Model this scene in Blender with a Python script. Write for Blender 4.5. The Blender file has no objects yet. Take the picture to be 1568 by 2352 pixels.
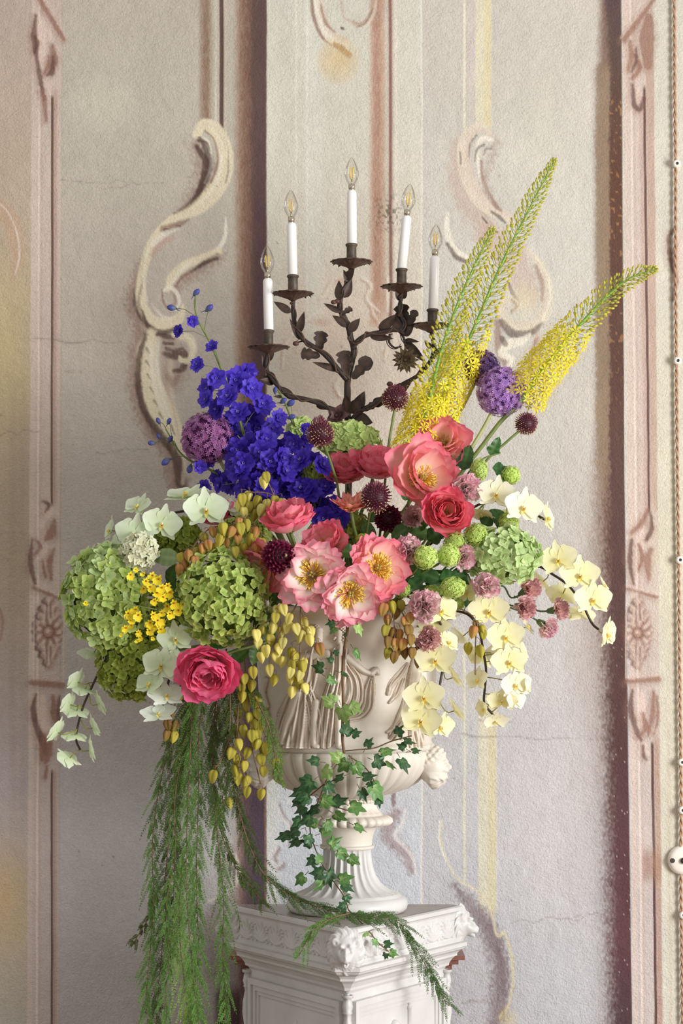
import bpy, math, random
import numpy as np
from mathutils import Vector, Matrix, Quaternion
scn = bpy.context.scene
COL = scn.collection
PI = math.pi

# ---------------------------------------------------------------- camera, light, exposure
F = 5000.0          # focal length in pixels of the 1568x2352 frame
ZC = 1.55           # camera height
cam_d = bpy.data.cameras.new('camera')
cam = bpy.data.objects.new('camera', cam_d); COL.objects.link(cam)
cam.location = (0, -5, ZC); cam.rotation_euler = (PI/2, 0, 0)
cam_d.sensor_fit = 'VERTICAL'; cam_d.sensor_height = 24; cam_d.lens = 24*F/2352
cam_d.shift_y = 324/2352
cam_d.clip_start = 0.05
scn.camera = cam

world = bpy.data.worlds.new('world'); scn.world = world; world.use_nodes = True
bg = world.node_tree.nodes['Background']
bg.inputs['Color'].default_value = (1.0, 0.975, 0.94, 1); bg.inputs['Strength'].default_value = 0.62

def area(name, loc, target, size, sy, power, color):
    l = bpy.data.lights.new(name, 'AREA'); l.shape = 'RECTANGLE'; l.size = size; l.size_y = sy
    l.energy = power; l.color = color
    o = bpy.data.objects.new(name, l); COL.objects.link(o); o.location = loc
    o.rotation_euler = (Vector(target)-Vector(loc)).to_track_quat('-Z', 'Y').to_euler()
    return o
area('window_daylight', (3.7, -3.0, 1.75), (0, 0.1, 1.3), 1.5, 2.2, 245, (0.985, 0.99, 1.0))

scn.view_settings.view_transform = 'Standard'; scn.view_settings.look = 'None'
scn.view_settings.gamma = 1; scn.view_settings.use_curve_mapping = False
scn.view_settings.exposure = 0.0

# ---------------------------------------------------------------- helpers
def P(px, py, Y=0.0):
    """Place a point measured on the photograph at depth Y (metres behind the urn's axis)."""
    d = 5.0+Y
    return Vector(((px-784)/F*d, Y, ZC+(1500-py)/F*d))
def S(px, Y=0.0): return px*(5.0+Y)/F
def lin(c):
    c = c/255.0
    return c/12.92 if c <= 0.04045 else ((c+0.055)/1.055)**2.4
def C(r, g, b): return (lin(r), lin(g), lin(b))
def mixc(a, b, t): return tuple(a[i]+(b[i]-a[i])*t for i in range(3))

def tag(o, label=None, cat=None, group=None, kind=None):
    if label: o['label'] = label
    if cat: o['category'] = cat
    if group: o['group'] = group
    if kind: o['kind'] = kind
    return o
def empty(name, loc, label=None, cat=None, group=None, rot=None):
    o = bpy.data.objects.new(name, None); COL.objects.link(o); o.empty_display_size = 0.02
    o.location = loc
    if rot is not None:
        o.rotation_mode = 'QUATERNION'; o.rotation_quaternion = rot
    return tag(o, label, cat, group)
def put(name, me, parent=None, loc=(0, 0, 0), rot=None, scale=1.0, label=None, kind=None):
    o = bpy.data.objects.new(name, me); COL.objects.link(o)
    if parent is not None: o.parent = parent
    o.location = loc
    if rot is not None:
        o.rotation_mode = 'QUATERNION'; o.rotation_quaternion = rot
    o.scale = (scale,)*3 if not hasattr(scale, '__len__') else scale
    if label: o['label'] = label
    if kind: o['kind'] = kind
    return o
def rootmat(o):
    q = o.rotation_quaternion if o.rotation_mode == 'QUATERNION' else o.rotation_euler.to_quaternion()
    return Matrix.Translation(o.location) @ q.to_matrix().to_4x4()

class MB:
    """collects shapes into one mesh"""
    def __init__(s): s.v = []; s.f = []; s.c = []
    def add(s, v, f, c=(1, 1, 1), M=None):
        n = len(s.v)
        if M is not None: v = [M @ Vector(p) for p in v]
        s.v.extend([tuple(p) for p in v])
        s.f.extend([tuple(i+n for i in q) for q in f])
        if len(c) == len(v) and hasattr(c[0], '__len__'): s.c.extend(c)
        else: s.c.extend([tuple(c)]*len(v))
    def box(s, a, b, c=(1, 1, 1), M=None):
        x0, y0, z0 = a; x1, y1, z1 = b
        v = [(x0,y0,z0),(x1,y0,z0),(x1,y1,z0),(x0,y1,z0),(x0,y0,z1),(x1,y0,z1),(x1,y1,z1),(x0,y1,z1)]
        s.add(v, [(0,3,2,1),(4,5,6,7),(0,1,5,4),(1,2,6,5),(2,3,7,6),(3,0,4,7)], c, M)
    def tube(s, pts, rad, n=6, c=(1, 1, 1), cap=True):
        pts = [Vector(p) for p in pts]; m = len(pts)
        if not hasattr(rad, '__len__'): rad = [rad]*m
        cols = c if hasattr(c[0], '__len__') else [c]*m
        V = []; CC = []; Fc = []
        up = Vector((0.13, 0.3, 0.94))
        for i, p in enumerate(pts):
            t = (pts[min(i+1, m-1)]-pts[max(i-1, 0)])
            if t.length < 1e-9: t = Vector((0, 0, 1))
            t.normalize()
            a = t.cross(up)
            if a.length < 1e-3: a = t.cross(Vector((1, 0, 0)))
            a.normalize(); b = t.cross(a); up = b.cross(t) if False else up
            for k in range(n):
                th = 2*PI*k/n
                V.append(p+(a*math.cos(th)+b*math.sin(th))*rad[i]); CC.append(cols[i])
        for i in range(m-1):
            for k in range(n):
                k2 = (k+1) % n
                Fc.append((i*n+k, i*n+k2, (i+1)*n+k2, (i+1)*n+k))
        if cap:
            Fc.append(tuple(range(n))[::-1]); Fc.append(tuple((m-1)*n+k for k in range(n)))
        s.add(V, Fc, CC)
    def ball(s, p, r, nu=8, nv=6, c=(1, 1, 1), M=None):
        """r may be a triple of radii"""
        rx, ry, rz = r if hasattr(r, '__len__') else (r,)*3
        V = [(0, 0, -rz)]
        for j in range(1, nv):
            ph = -PI/2+PI*j/nv
            for i in range(nu):
                th = 2*PI*i/nu
                V.append((rx*math.cos(ph)*math.cos(th), ry*math.cos(ph)*math.sin(th), rz*math.sin(ph)))
        V.append((0, 0, rz)); Fc = []
        for i in range(nu): Fc.append((0, 1+(i+1) % nu, 1+i))
        for j in range(nv-2):
            for i in range(nu):
                a = 1+j*nu+i; b = 1+j*nu+(i+1) % nu
                Fc.append((a, b, b+nu, a+nu))
        e = len(V)-1
        for i in range(nu): Fc.append((e, 1+(nv-2)*nu+i, 1+(nv-2)*nu+(i+1) % nu))
        T = Matrix.Translation(p)
        s.add(V, Fc, c, T @ M if M is not None else T)
    def lathe(s, prof, n=32, c=(1, 1, 1), mod=None, p=(0, 0, 0), M=None):
        """prof: list of (r, z); mod(phi, i) -> change of radius"""
        V = []; Fc = []; m = len(prof)
        for i, (r, z) in enumerate(prof):
            for k in range(n):
                th = 2*PI*k/n
                rr = r+(mod(th, i) if mod else 0)
                V.append((rr*math.cos(th)+p[0], rr*math.sin(th)+p[1], z+p[2]))
        for i in range(m-1):
            for k in range(n):
                k2 = (k+1) % n
                Fc.append((i*n+k, i*n+k2, (i+1)*n+k2, (i+1)*n+k))
        s.add(V, Fc, c, M)
    def mesh(s, name, mat, smooth=True):
        me = bpy.data.meshes.new(name)
        me.from_pydata(s.v, [], s.f)
        at = me.attributes.new('Col', 'FLOAT_COLOR', 'POINT')
        arr = np.ones((len(s.v), 4), np.float32); arr[:, :3] = np.array(s.c, np.float32).reshape(-1, 3)
        at.data.foreach_set('color', arr.ravel())
        if smooth: me.polygons.foreach_set('use_smooth', np.ones(len(me.polygons), bool))
        if mat is not None: me.materials.append(mat)
        me.update()
        return me

def sharp(me, ang=0.6):
    try: me.set_sharp_from_angle(angle=ang)
    except Exception: pass
    return me

def grid_mesh(name, V, nu, nv, mat, cols=None, keep=None, smooth=True):
    """V: (nu*nv,3) numpy array, row-major nu rows of nv"""
    idx = np.arange(nu*nv).reshape(nu, nv)
    q = np.stack([idx[:-1, :-1], idx[:-1, 1:], idx[1:, 1:], idx[1:, :-1]], -1).reshape(-1, 4)
    if keep is not None:
        k = keep.reshape(-1)
        q = q[k[q].any(1)]
        used = np.unique(q); remap = -np.ones(nu*nv, int); remap[used] = np.arange(len(used))
        V = V[used]; q = remap[q]
        if cols is not None: cols = cols[used]
    me = bpy.data.meshes.new(name)
    me.vertices.add(len(V)); me.vertices.foreach_set('co', V.astype(np.float32).ravel())
    me.loops.add(len(q)*4); me.loops.foreach_set('vertex_index', q.astype(np.int32).ravel())
    me.polygons.add(len(q)); me.polygons.foreach_set('loop_start', (np.arange(len(q))*4).astype(np.int32))
    me.polygons.foreach_set('use_smooth', np.full(len(q), smooth))
    if cols is not None:
        at = me.attributes.new('Col', 'FLOAT_COLOR', 'POINT')
        arr = np.ones((len(V), 4), np.float32); arr[:, :3] = cols
        at.data.foreach_set('color', arr.ravel())
    me.update(calc_edges=True); me.validate()
    if mat is not None: me.materials.append(mat)
    return me

def mat(name, col=None, rough=0.5, transl=0.0, var=0.0, bump=None, noise=None, metal=0.0, spec=0.5, coat=0.0, sss=0.0, grain=None):
    """col None -> colour attribute. var: brightness spread between objects. noise=(scale, amount) mottling. bump=(scale, strength, distance)"""
    m = bpy.data.materials.new(name); m.use_nodes = True
    nt = m.node_tree; N = nt.nodes; L = nt.links
    bs = N['Principled BSDF']; bs.inputs['Roughness'].default_value = rough; bs.inputs['Metallic'].default_value = metal
    bs.inputs['Specular IOR Level'].default_value = spec; bs.inputs['Coat Weight'].default_value = coat
    if sss:
        bs.inputs['Subsurface Weight'].default_value = sss; bs.inputs['Subsurface Radius'].default_value = (0.01, 0.008, 0.006)
        bs.inputs['Subsurface Scale'].default_value = 0.5
    if col is None:
        a = N.new('ShaderNodeAttribute'); a.attribute_name = 'Col'; src = a.outputs['Color']
    else:
        a = N.new('ShaderNodeRGB'); a.outputs[0].default_value = (*col, 1); src = a.outputs[0]
    tc = N.new('ShaderNodeTexCoord')
    if var:
        oi = N.new('ShaderNodeObjectInfo'); mr = N.new('ShaderNodeMapRange')
        mr.inputs['To Min'].default_value = 1-var; mr.inputs['To Max'].default_value = 1+var
        L.new(oi.outputs['Random'], mr.inputs['Value'])
        mx = N.new('ShaderNodeVectorMath'); mx.operation = 'SCALE'
        L.new(src, mx.inputs[0]); L.new(mr.outputs[0], mx.inputs['Scale']); src = mx.outputs[0]
    if noise:
        nz = N.new('ShaderNodeTexNoise'); nz.inputs['Scale'].default_value = noise[0]; nz.inputs['Detail'].default_value = 5
        L.new(tc.outputs['Object'], nz.inputs['Vector'])
        mr = N.new('ShaderNodeMapRange'); mr.inputs['From Min'].default_value = 0.3; mr.inputs['From Max'].default_value = 0.7
        mr.inputs['To Min'].default_value = 1-noise[1]; mr.inputs['To Max'].default_value = 1+noise[1]
        L.new(nz.outputs['Fac'], mr.inputs['Value'])
        mx = N.new('ShaderNodeVectorMath'); mx.operation = 'SCALE'
        L.new(src, mx.inputs[0]); L.new(mr.outputs[0], mx.inputs['Scale']); src = mx.outputs[0]
    L.new(src, bs.inputs['Base Color'])
    if bump:
        nz = N.new('ShaderNodeTexNoise'); nz.inputs['Scale'].default_value = bump[0]; nz.inputs['Detail'].default_value = 4
        L.new(tc.outputs['Object'], nz.inputs['Vector'])
        bp = N.new('ShaderNodeBump'); bp.inputs['Strength'].default_value = bump[1]; bp.inputs['Distance'].default_value = bump[2]
        L.new(nz.outputs['Fac'], bp.inputs['Height']); L.new(bp.outputs[0], bs.inputs['Normal'])
    if transl:
        tr = N.new('ShaderNodeBsdfTranslucent'); L.new(src, tr.inputs['Color'])
        mxs = N.new('ShaderNodeMixShader'); mxs.inputs[0].default_value = transl
        L.new(bs.outputs[0], mxs.inputs[1]); L.new(tr.outputs[0], mxs.inputs[2])
        L.new(mxs.outputs[0], N['Material Output'].inputs['Surface'])
    return m

def catmull(pts, n=8):
    pts = [tuple(p) for p in pts]; out = []
    ext = [tuple(2*a-b for a, b in zip(pts[0], pts[1]))]+pts+[tuple(2*a-b for a, b in zip(pts[-1], pts[-2]))]
    for i in range(1, len(ext)-2):
        p0, p1, p2, p3 = ext[i-1:i+3]
        for k in range(n):
            t = k/n
            out.append(tuple(0.5*((2*b)+(-a+c)*t+(2*a-5*b+4*c-d)*t*t+(-a+3*b-3*c+d)*t**3) for a, b, c, d in zip(p0, p1, p2, p3)))
    out.append(pts[-1]); return out
def px_path(pts, n=6):
    """pts (px, py, Y) -> smooth world path"""
    return [P(*q) for q in catmull(pts, n)]
def face(dx, dz, back=False):
    y = math.sqrt(max(0.0, 1-dx*dx-dz*dz))
    return Vector((dx, y if back else -y, dz)).normalized()
def look(d, roll=0.0):
    """rotation that turns local +Z to d; local +Y is kept up where possible"""
    d = Vector(d).normalized()
    return d.to_track_quat('Z', 'Y') @ Quaternion((0, 0, 1), roll)
def frame(xd, nrm):
    x = Vector(xd).normalized(); z = Vector(nrm); z = z-x*z.dot(x)
    if z.length < 1e-4: z = Vector((0, 0, 1)).cross(x)
    z.normalize(); y = z.cross(x)
    return Matrix((x, y, z)).transposed().to_quaternion()
# ---------------------------------------------------------------- the painted plaster wall
WY = 0.46            # depth of the wall behind the urn's axis
rngw = np.random.RandomState(7)
def vnoise(x, y, seed=0):
    r = np.random.RandomState(seed).rand(257, 257)
    xi = np.floor(x).astype(int); yi = np.floor(y).astype(int); fx = x-xi; fy = y-yi
    fx = fx*fx*(3-2*fx); fy = fy*fy*(3-2*fy)
    a = r[xi % 256, yi % 256]; b = r[(xi+1) % 256, yi % 256]; c = r[xi % 256, (yi+1) % 256]; d = r[(xi+1) % 256, (yi+1) % 256]
    return (a*(1-fx)+b*fx)*(1-fy)+(c*(1-fx)+d*fx)*fy
def fbm(x, y, seed=0, oct=4):
    s = 0; a = 0.5
    for o in range(oct):
        s = s+a*vnoise(x*2**o, y*2**o, seed+o); a *= 0.5
    return s/(1-0.5**oct)
def sst(a, b, x):
    t = np.clip((x-a)/(b-a+1e-9), 0, 1); return t*t*(3-2*t)

gx = np.concatenate([np.linspace(-700, -12, 24), np.arange(-10, 1580, 2.0), np.linspace(1584, 2300, 24)])
gy = np.concatenate([np.linspace(-600, -12, 18), np.arange(-8, 2364, 3.4), np.linspace(2368, 2940, 18)])
GX, GY = np.meshgrid(gx, gy)
W3 = np.array
def c3(*c): return np.array(C(*c))
IMG = np.zeros(GX.shape+(3,))
WOB = (fbm(GX/60, GY/110, 3)-0.5)          # slow wander of hand-painted edges
FINE = vnoise(GX/4.0, GY/5.0, 11)
FINE2 = vnoise(GX/2.2, GY/14.0, 12)
def over(col, a):
    global IMG
    IMG = IMG*(1-a[..., None])+np.array(col)*a[..., None]
def lerpx(ys, xs): return np.interp(GY, ys, xs)
def band(x0, x1, col, alpha=1.0, s0=2.0, s1=2.0, y0=-9e9, y1=9e9, sy=6.0, gr=0.0):
    """vertical band between x0(y) and x1(y); s = softness of either edge, gr = dry-brush grain"""
    w = GX+WOB*3
    a = sst(-s0/2, s0/2, w-x0)*(1-sst(-s1/2, s1/2, w-x1))
    a = a*sst(y0-sy, y0+sy, GY)*(1-sst(y1-sy, y1+sy, GY))*alpha
    if gr: a = np.clip(a+((FINE2-.5)*.6+(FINE-.5)*.4)*gr*2.4*a*(1-a), 0, 1)
    over(col, a)
def ramp(ys, cols):
    return np.stack([np.interp(GY, ys, [C(*c)[i] for c in cols]) for i in range(3)], -1)
def stroke(pts, w, col, alpha=1.0, soft=3.0, col2=None, n=8, gr=0.35, side=0):
    """brush stroke in photo pixels. w: width(s) along it. col2: colour on the right-hand side of the travel direction."""
    p = np.array(catmull(pts, n)); m = len(p)
    ww = np.interp(np.linspace(0, 1, m), np.linspace(0, 1, len(w)), w)/2 if hasattr(w, '__len__') else np.full(m, w/2)
    pad = ww.max()+soft*2+4
    r = np.where((gy > p[:, 1].min()-pad) & (gy < p[:, 1].max()+pad))[0]; q = np.where((gx > p[:, 0].min()-pad) & (gx < p[:, 0].max()+pad))[0]
    if len(r) == 0 or len(q) == 0: return
    sl = (slice(r[0], r[-1]+1), slice(q[0], q[-1]+1))
    X = GX[sl]; Y = GY[sl]
    best = np.full(X.shape, 1e9); sg = np.zeros(X.shape)
    for i in range(m-1):
        ax, ay = p[i]; bx, by = p[i+1]; dx, dy = bx-ax, by-ay; L2 = dx*dx+dy*dy+1e-9
        t = np.clip(((X-ax)*dx+(Y-ay)*dy)/L2, 0, 1)
        ex = X-ax-t*dx; ey = Y-ay-t*dy
        d = np.sqrt(ex*ex+ey*ey); wv = ww[i]+(ww[i+1]-ww[i])*t
        v = d-wv
        k = v < best
        best = np.where(k, v, best); sg = np.where(k, (dx*ey-dy*ex)/math.sqrt(L2)/np.maximum(wv, 0.5), sg)
    best = best+WOB[sl]*4+(FINE[sl]-0.5)*soft*gr*2
    a = (1-sst(-soft, soft, best))*alpha
    if side: a = a*sst(-0.6, 0.6, sg*side)
    a = np.clip(a*(1-gr*0.5*(FINE2[sl])), 0, 1)[..., None]
    cc = np.array(col)
    if col2 is not None:
        k = sst(-0.8, 0.8, sg)[..., None]; cc = cc*(1-k)+np.array(col2)*k
    IMG[sl] = IMG[sl]*(1-a)+cc*a
def blob(x, y, rx, ry, col, alpha, p=1.0):
    d = np.sqrt(((GX-x)/rx)**2+((GY-y)/ry)**2)+WOB*0.5
    over(col, np.clip(1-d, 0, 1)**p*alpha)

# --- ground tones of the fields; warm upper and cool lower light painted in
IMG[:] = ramp([0, 700, 1300, 1800, 2150, 2352], [(192,176,162), (193,174,150), (182,165,146), (184,172,170), (196,181,158), (186,178,166)])   # far left strip
blob(20, 800, 90, 330, c3(203,184,136), 0.7); blob(10, 2060, 90, 150, c3(206,174,124), 0.7); blob(30, 1250, 60, 200, c3(172,158,130), 0.6)
for xx, al in ((30, .25), (52, .2)): band(xx-8, xx+8, c3(160,142,124), al, 12, 12, 900, 1900, 200)
IMGL = ramp([0, 260, 700, 1100, 1500, 1900, 2352], [(193,184,169), (193,185,170), (193,183,170), (189,179,168), (188,180,173), (194,190,188), (190,185,180)])  # left panel; cooler light painted into the lower rows
panel = sst(134, 138, GX-lerpx([0, 2352], [8, 0]))
IMG = IMG*(1-panel[..., None])+IMGL*panel[..., None]
blob(230, 235, 90, 70, c3(204,198,178), 0.8, 0.6); 
blob(290, 760, 130, 200, c3(186,172,158), 0.5)
# centre field 610..970 and right field 970..1365, bluish light painted into their lower parts
cen = ramp([0, 300, 600, 900, 1300, 1750, 1900, 2352], [(211,207,193), (212,207,191), (217,208,191), (216,202,186), (208,197,185), (203,203,204), (204,207,212), (198,201,206)])
k = sst(609, 611.5, GX+WOB*2-lerpx([0, 2352], [1, -5]))[..., None]; IMG = IMG*(1-k)+cen*k
rgt = ramp([0, 300, 700, 1100, 1500, 1900, 2352], [(203,195,184), (204,198,187), (205,200,190), (202,197,189), (198,195,192), (195,194,196), (190,190,192)])
k = sst(968, 971, GX+WOB*2)[..., None]; IMG = IMG*(1-k)+rgt*k
blob(1240, 250, 120, 300, c3(208,202,188), 0.7, 0.7); blob(1250, 1900, 130, 300, c3(204,197,194), 0.5)
blob(760, 760, 150, 190, c3(226,204,184), 0.6)
# soft lighter and pinker strips of the centre field
band(611, 640, c3(218,216,200), .5, 3, 20, -900, 2352); band(678, 682, c3(228,224,210), .7, 2, 3, -900, 760)
band(700, 740, c3(219,216,204), .6, 6, 30, -900, 800); band(704, 707, c3(230,227,216), .6, 2, 3, -900, 720)
band(966, 970, c3(232,224,210), .8, 2, 2); band(902, 912, c3(232,220,204), .6, 2, 4, -900, 800)
band(850, 885, c3(190,150,128), .75, 14, 12, -900, 740, 40, .6); band(858, 874, c3(160,112,92), .45, 10, 10, -900, 700, 60, .8)
band(893, 900, c3(112,80,70), .95, 3, 4, -900, 775, 30, .4); band(889, 905, c3(170,130,112), .4, 8, 8, -900, 775, 30)
# left side: brown stripes and the deep band beside the centre field
band(458, 486, c3(158,132,112), .75, 10, 16, -900, 288, 16, .8); band(466, 480, c3(128,98,78), .5, 8, 8, -900, 280, 16, .9)
band(494, 497, c3(222,208,190), .6, 2, 3, -900, 290); band(504, 514, c3(92,68,60), .95, 3, 4, -900, 296, 8, .3); band(515, 521, c3(206,188,172), .7, 3, 3, -900, 300)
band(542, 612, c3(150,116,92), .8, 26, 4, gr=.8); band(556, 612, c3(120,88,74), .7, 22, 4, gr=.8)
band(574, lerpx([0, 2352], [611, 606]), c3(98,76,74), .9, 20, 3, gr=.6); band(586, lerpx([0, 2352], [611, 606]), c3(88,68,72), .6, 14, 3, y0=300, sy=200, gr=.5)
band(556, lerpx([0, 2352], [611, 605]), c3(84,70,84), .75, 24, 3, y0=1450, sy=120, gr=.5)
band(496, 552, c3(68,50,58), .95, 18, 10, y0=2272, sy=24, gr=.3)
blob(520, 2250, 60, 220, c3(120,90,92), .5)
# right side: line, yellow stripe, deep brown band
band(1064, 1069, c3(232,224,196), .9, 2, 2, -900, 320, 20); band(1069, 1092, c3(204,194,184), .5, 3, 3, -900, 300)
band(1092, 1128, c3(224,216,186), .8, 6, 6, -900, 296, 10); band(1112, 1127, c3(220,204,160), .6, 8, 5, -900, 296, 10, .4)
band(1064, 1069, c3(222,216,186), .9, 2, 2, 1500, 2030, 20); band(1098, 1140, c3(216,210,186), .85, 6, 8, 1600, 2090, 16); band(1120, 1138, c3(212,198,158), .6, 8, 6, 1600, 2100, 16, .4)
xr = lerpx([0, 1150, 2352], [1426, 1434, 1451])
xl = lerpx([0, 140, 160, 1000, 1300, 2352], [1376, 1374, 1366, 1366, 1362, 1398])
sl_ = 12+46*sst(900, 1500, GY)
w = GX+WOB*5+(FINE-0.5)*(6+10*sst(900, 1400, GY))+(vnoise(GX/3, GY/5, 41)-.5)*16*sst(900, 1400, GY)
a = sst(-1, 1, (w-xl)/sl_)*(1-sst(-1.5, 1.5, GX+WOB-xr))
over(c3(132,106,92), a*0.95)
ab = sst(-1, 1, (w-lerpx([0, 150, 1100, 1500, 2352], [1388, 1398, 1394, 1390, 1402]))/(8+16*sst(900, 1500, GY)))*(1-sst(-1.5, 1.5, GX+WOB-xr))
bandc = ramp([0, 150, 400, 1100, 1700, 2150, 2352], [(92,74,74), (96,76,68), (98,68,54), (94,70,66), (84,58,58), (94,60,66), (78,56,62)])
IMG = IMG*(1-ab[..., None]*.95)+bandc*ab[..., None]*.95
k = sst(140, 170, GY)*(1-sst(1000, 1200, GY))*(1-sst(1396, 1402, w))*sst(1366, 1372, w)
over(c3(150,130,108), k*.75)
flk = (vnoise(GX/5, GY/9, 31) > .80)*sst(150, 200, GY)*(1-sst(700, 1000, GY))*ab
over(c3(176,128,84), flk*.6); over(c3(224,212,200), ((vnoise(GX/3, GY/3.5, 33) > .955)*ab)*.55*sst(1200, 1800, GY))
blob(1330, 1500, 60, 900, c3(180,152,140), .25)
# pilasters
def pilaster(x0t, x0b, x1t, x1b, line_t, line_b, hl, flip):
    x0 = lerpx([0, 2352], [x0t, x0b]); x1 = lerpx([0, 2352], [x1t, x1b]); ln = lerpx([0, 2352], [line_t, line_b]); h = lerpx([0, 2352], hl)
    a = sst(-1.5, 1.5, GX+WOB*2-x0)*(1-sst(-1.5, 1.5, GX+WOB*2-x1))
    IMG[:] = IMG*(1-a[..., None])+ramp([0, 500, 1200, 1800, 2352], [(204,186,173), (206,190,178), (203,185,173), (199,185,178), (197,185,180)])*a[..., None]
    band(x0, x0+12, c3(214,194,180), .6, 3, 6); band(h-2, h+3, c3(228,212,200), .8, 2, 3); band(h+3, h+9, c3(188,158,142), .3, 3, 4)
    return x0, x1, ln
x0, x1, ln = pilaster(74, 62, 141, 134, 120, 119, [90, 84], 0)
band(ln-3, ln+2.5, c3(104,74,64), .95, 2, 2.5, 205, 1160, 8, .3); band(ln-3, ln+2.5, c3(104,74,64), .95, 2, 2.5, 1770, 9e9, 8, .3)
band(ln+3, ln+10, c3(178,140,124), .6, 2, 8, 205, 1160, 8); band(ln+3, ln+10, c3(178,140,124), .6, 2, 8, 1770, 9e9, 8)
x0, x1, ln = pilaster(1430, 1453, 1500, 1522, 1476, 1505, [1446, 1474], 1)
band(ln-3, ln+3, c3(98,72,66), .95, 2, 2.5, 200, 1180, 8, .3); band(ln-2.5, ln+4, c3(86,56,54), .95, 2, 2.5, 1705, 9e9, 8, .2)
band(ln+4, x1-1, c3(180,148,130), .6, 4, 4, 150, 1170, 20, .6); band(ln+5, x1-1, c3(172,132,114), .7, 4, 4, 1690, 9e9, 20, .6); band(ln-12, ln-3, c3(184,150,138), .5, 6, 3, 250, 1180, 20)
band(1475, x1, c3(150,100,80), .55, 8, 3, 1955, 2020, 20)
band(x1, x1+90, c3(210,204,188), .9, 3, 40); blob(1545, 1400, 60, 900, c3(214,206,174), .5); band(x1+14, x1+22, c3(190,170,140), .25, 8, 8, 1650, 9e9, 60)
# --- scrolls, left
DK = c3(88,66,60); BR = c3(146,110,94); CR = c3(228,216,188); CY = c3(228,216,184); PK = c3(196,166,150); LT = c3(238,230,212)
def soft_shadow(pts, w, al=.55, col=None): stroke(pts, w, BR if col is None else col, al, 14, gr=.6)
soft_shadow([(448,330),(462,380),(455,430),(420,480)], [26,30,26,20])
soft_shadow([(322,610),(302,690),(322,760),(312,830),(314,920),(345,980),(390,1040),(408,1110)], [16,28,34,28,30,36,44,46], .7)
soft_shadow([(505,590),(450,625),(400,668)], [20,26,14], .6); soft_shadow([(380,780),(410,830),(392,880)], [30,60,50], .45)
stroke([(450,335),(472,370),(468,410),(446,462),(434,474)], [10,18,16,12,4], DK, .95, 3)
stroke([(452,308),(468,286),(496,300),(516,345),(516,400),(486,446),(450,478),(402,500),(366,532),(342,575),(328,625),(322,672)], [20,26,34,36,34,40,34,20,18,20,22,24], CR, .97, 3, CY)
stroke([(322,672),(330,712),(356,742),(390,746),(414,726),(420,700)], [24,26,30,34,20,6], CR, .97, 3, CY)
stroke([(470,300),(492,322),(500,370),(484,420)], [5,6,6,3], BR, .75, 2); stroke([(480,292),(508,325),(510,375)], [3,4,3], LT, .8, 1.5); stroke([(460,312),(480,330),(484,380),(470,420)], [4,8,7,3], LT, .8, 2)
stroke([(455,322),(475,328),(482,345)], [6,6,3], DK, .8, 2); stroke([(524,340),(524,390),(518,420)], [2,4,2], DK, .6, 2)
stroke([(375,526),(405,518),(432,506)], [14,16,6], BR, .8, 4); stroke([(380,529),(395,527)], [8,7], DK, .95, 1.5); stroke([(404,522),(414,520)], [5,5], DK, .9, 1.5)
stroke([(350,585),(370,560),(396,545)], [10,14,8], PK, .9, 6); stroke([(352,560),(380,536),(410,524)], [10,12,6], LT, .7, 3)
stroke([(518,500),(516,545),(498,576)], [4,9,12], LT, .9, 2.5); stroke([(500,578),(462,594),(424,610),(394,640),(386,668)], [20,20,22,22,8], CR, .95, 3, CY)
stroke([(498,594),(470,604),(446,620)], [8,12,4], DK, .9, 3); stroke([(440,622),(416,640),(402,660)], [8,8,4], BR, .85, 3)
stroke([(376,668),(388,660),(404,670),(412,692),(404,712)], [8,10,9,8,4], LT, .85, 2); stroke([(372,664),(374,690),(384,706),(398,704)], [4,6,6,4], BR, .8, 2); stroke([(398,676),(402,694),(392,706)], [5,8,4], BR, .5, 3)
stroke([(326,712),(340,748),(372,764),(410,752)], [5,10,12,4], DK, .9, 2.5); stroke([(308,660),(310,700),(324,735)], [5,9,7], DK, .75, 4)
stroke([(350,762),(338,800),(338,850),(350,900),(372,948),(402,1006),(420,1040)], [20,44,54,60,62,50,20], CR, .95, 5, CY)
stroke([(365,780),(362,850),(380,930),(402,990)], [5,8,8,4], LT, .6, 4); stroke([(392,830),(392,900),(410,980)], [10,14,10], CY, .5, 6)
stroke([(334,768),(318,830),(320,900),(338,955),(372,1000),(404,1050),(416,1110)], [9,14,15,15,15,22,26], DK, .9, 4)
for k_ in range(6): stroke([(336-2*k_+k_*k_*1.6, 800+30*k_),(344-2*k_+k_*k_*1.6, 812+30*k_)], [6,2], DK, .6, 2)
stroke([(360,768),(395,775),(420,768)], [6,10,3], DK, .85, 2.5); stroke([(376,788),(398,790)], [6,4], DK, .85, 2); stroke([(382,800),(400,806),(420,800)], [6,8,4], DK, .8, 2.5)
stroke([(376,812),(402,818),(424,812),(420,846),(398,852)], [8,16,14,16,6], DK, .9, 3)
stroke([(400,770),(432,776),(444,800),(436,826),(418,828),(412,820)], [10,20,18,14,12,6], CR, .95, 2.5, CY); stroke([(424,770),(446,790),(440,820)], [3,5,3], LT, .8, 2)
stroke([(388,960),(396,985),(402,1000)], [3,5,2], DK, .7, 2)
stroke([(420,1110),(424,1070),(420,1040)], [8,10,4], CR, .6, 4)
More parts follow.
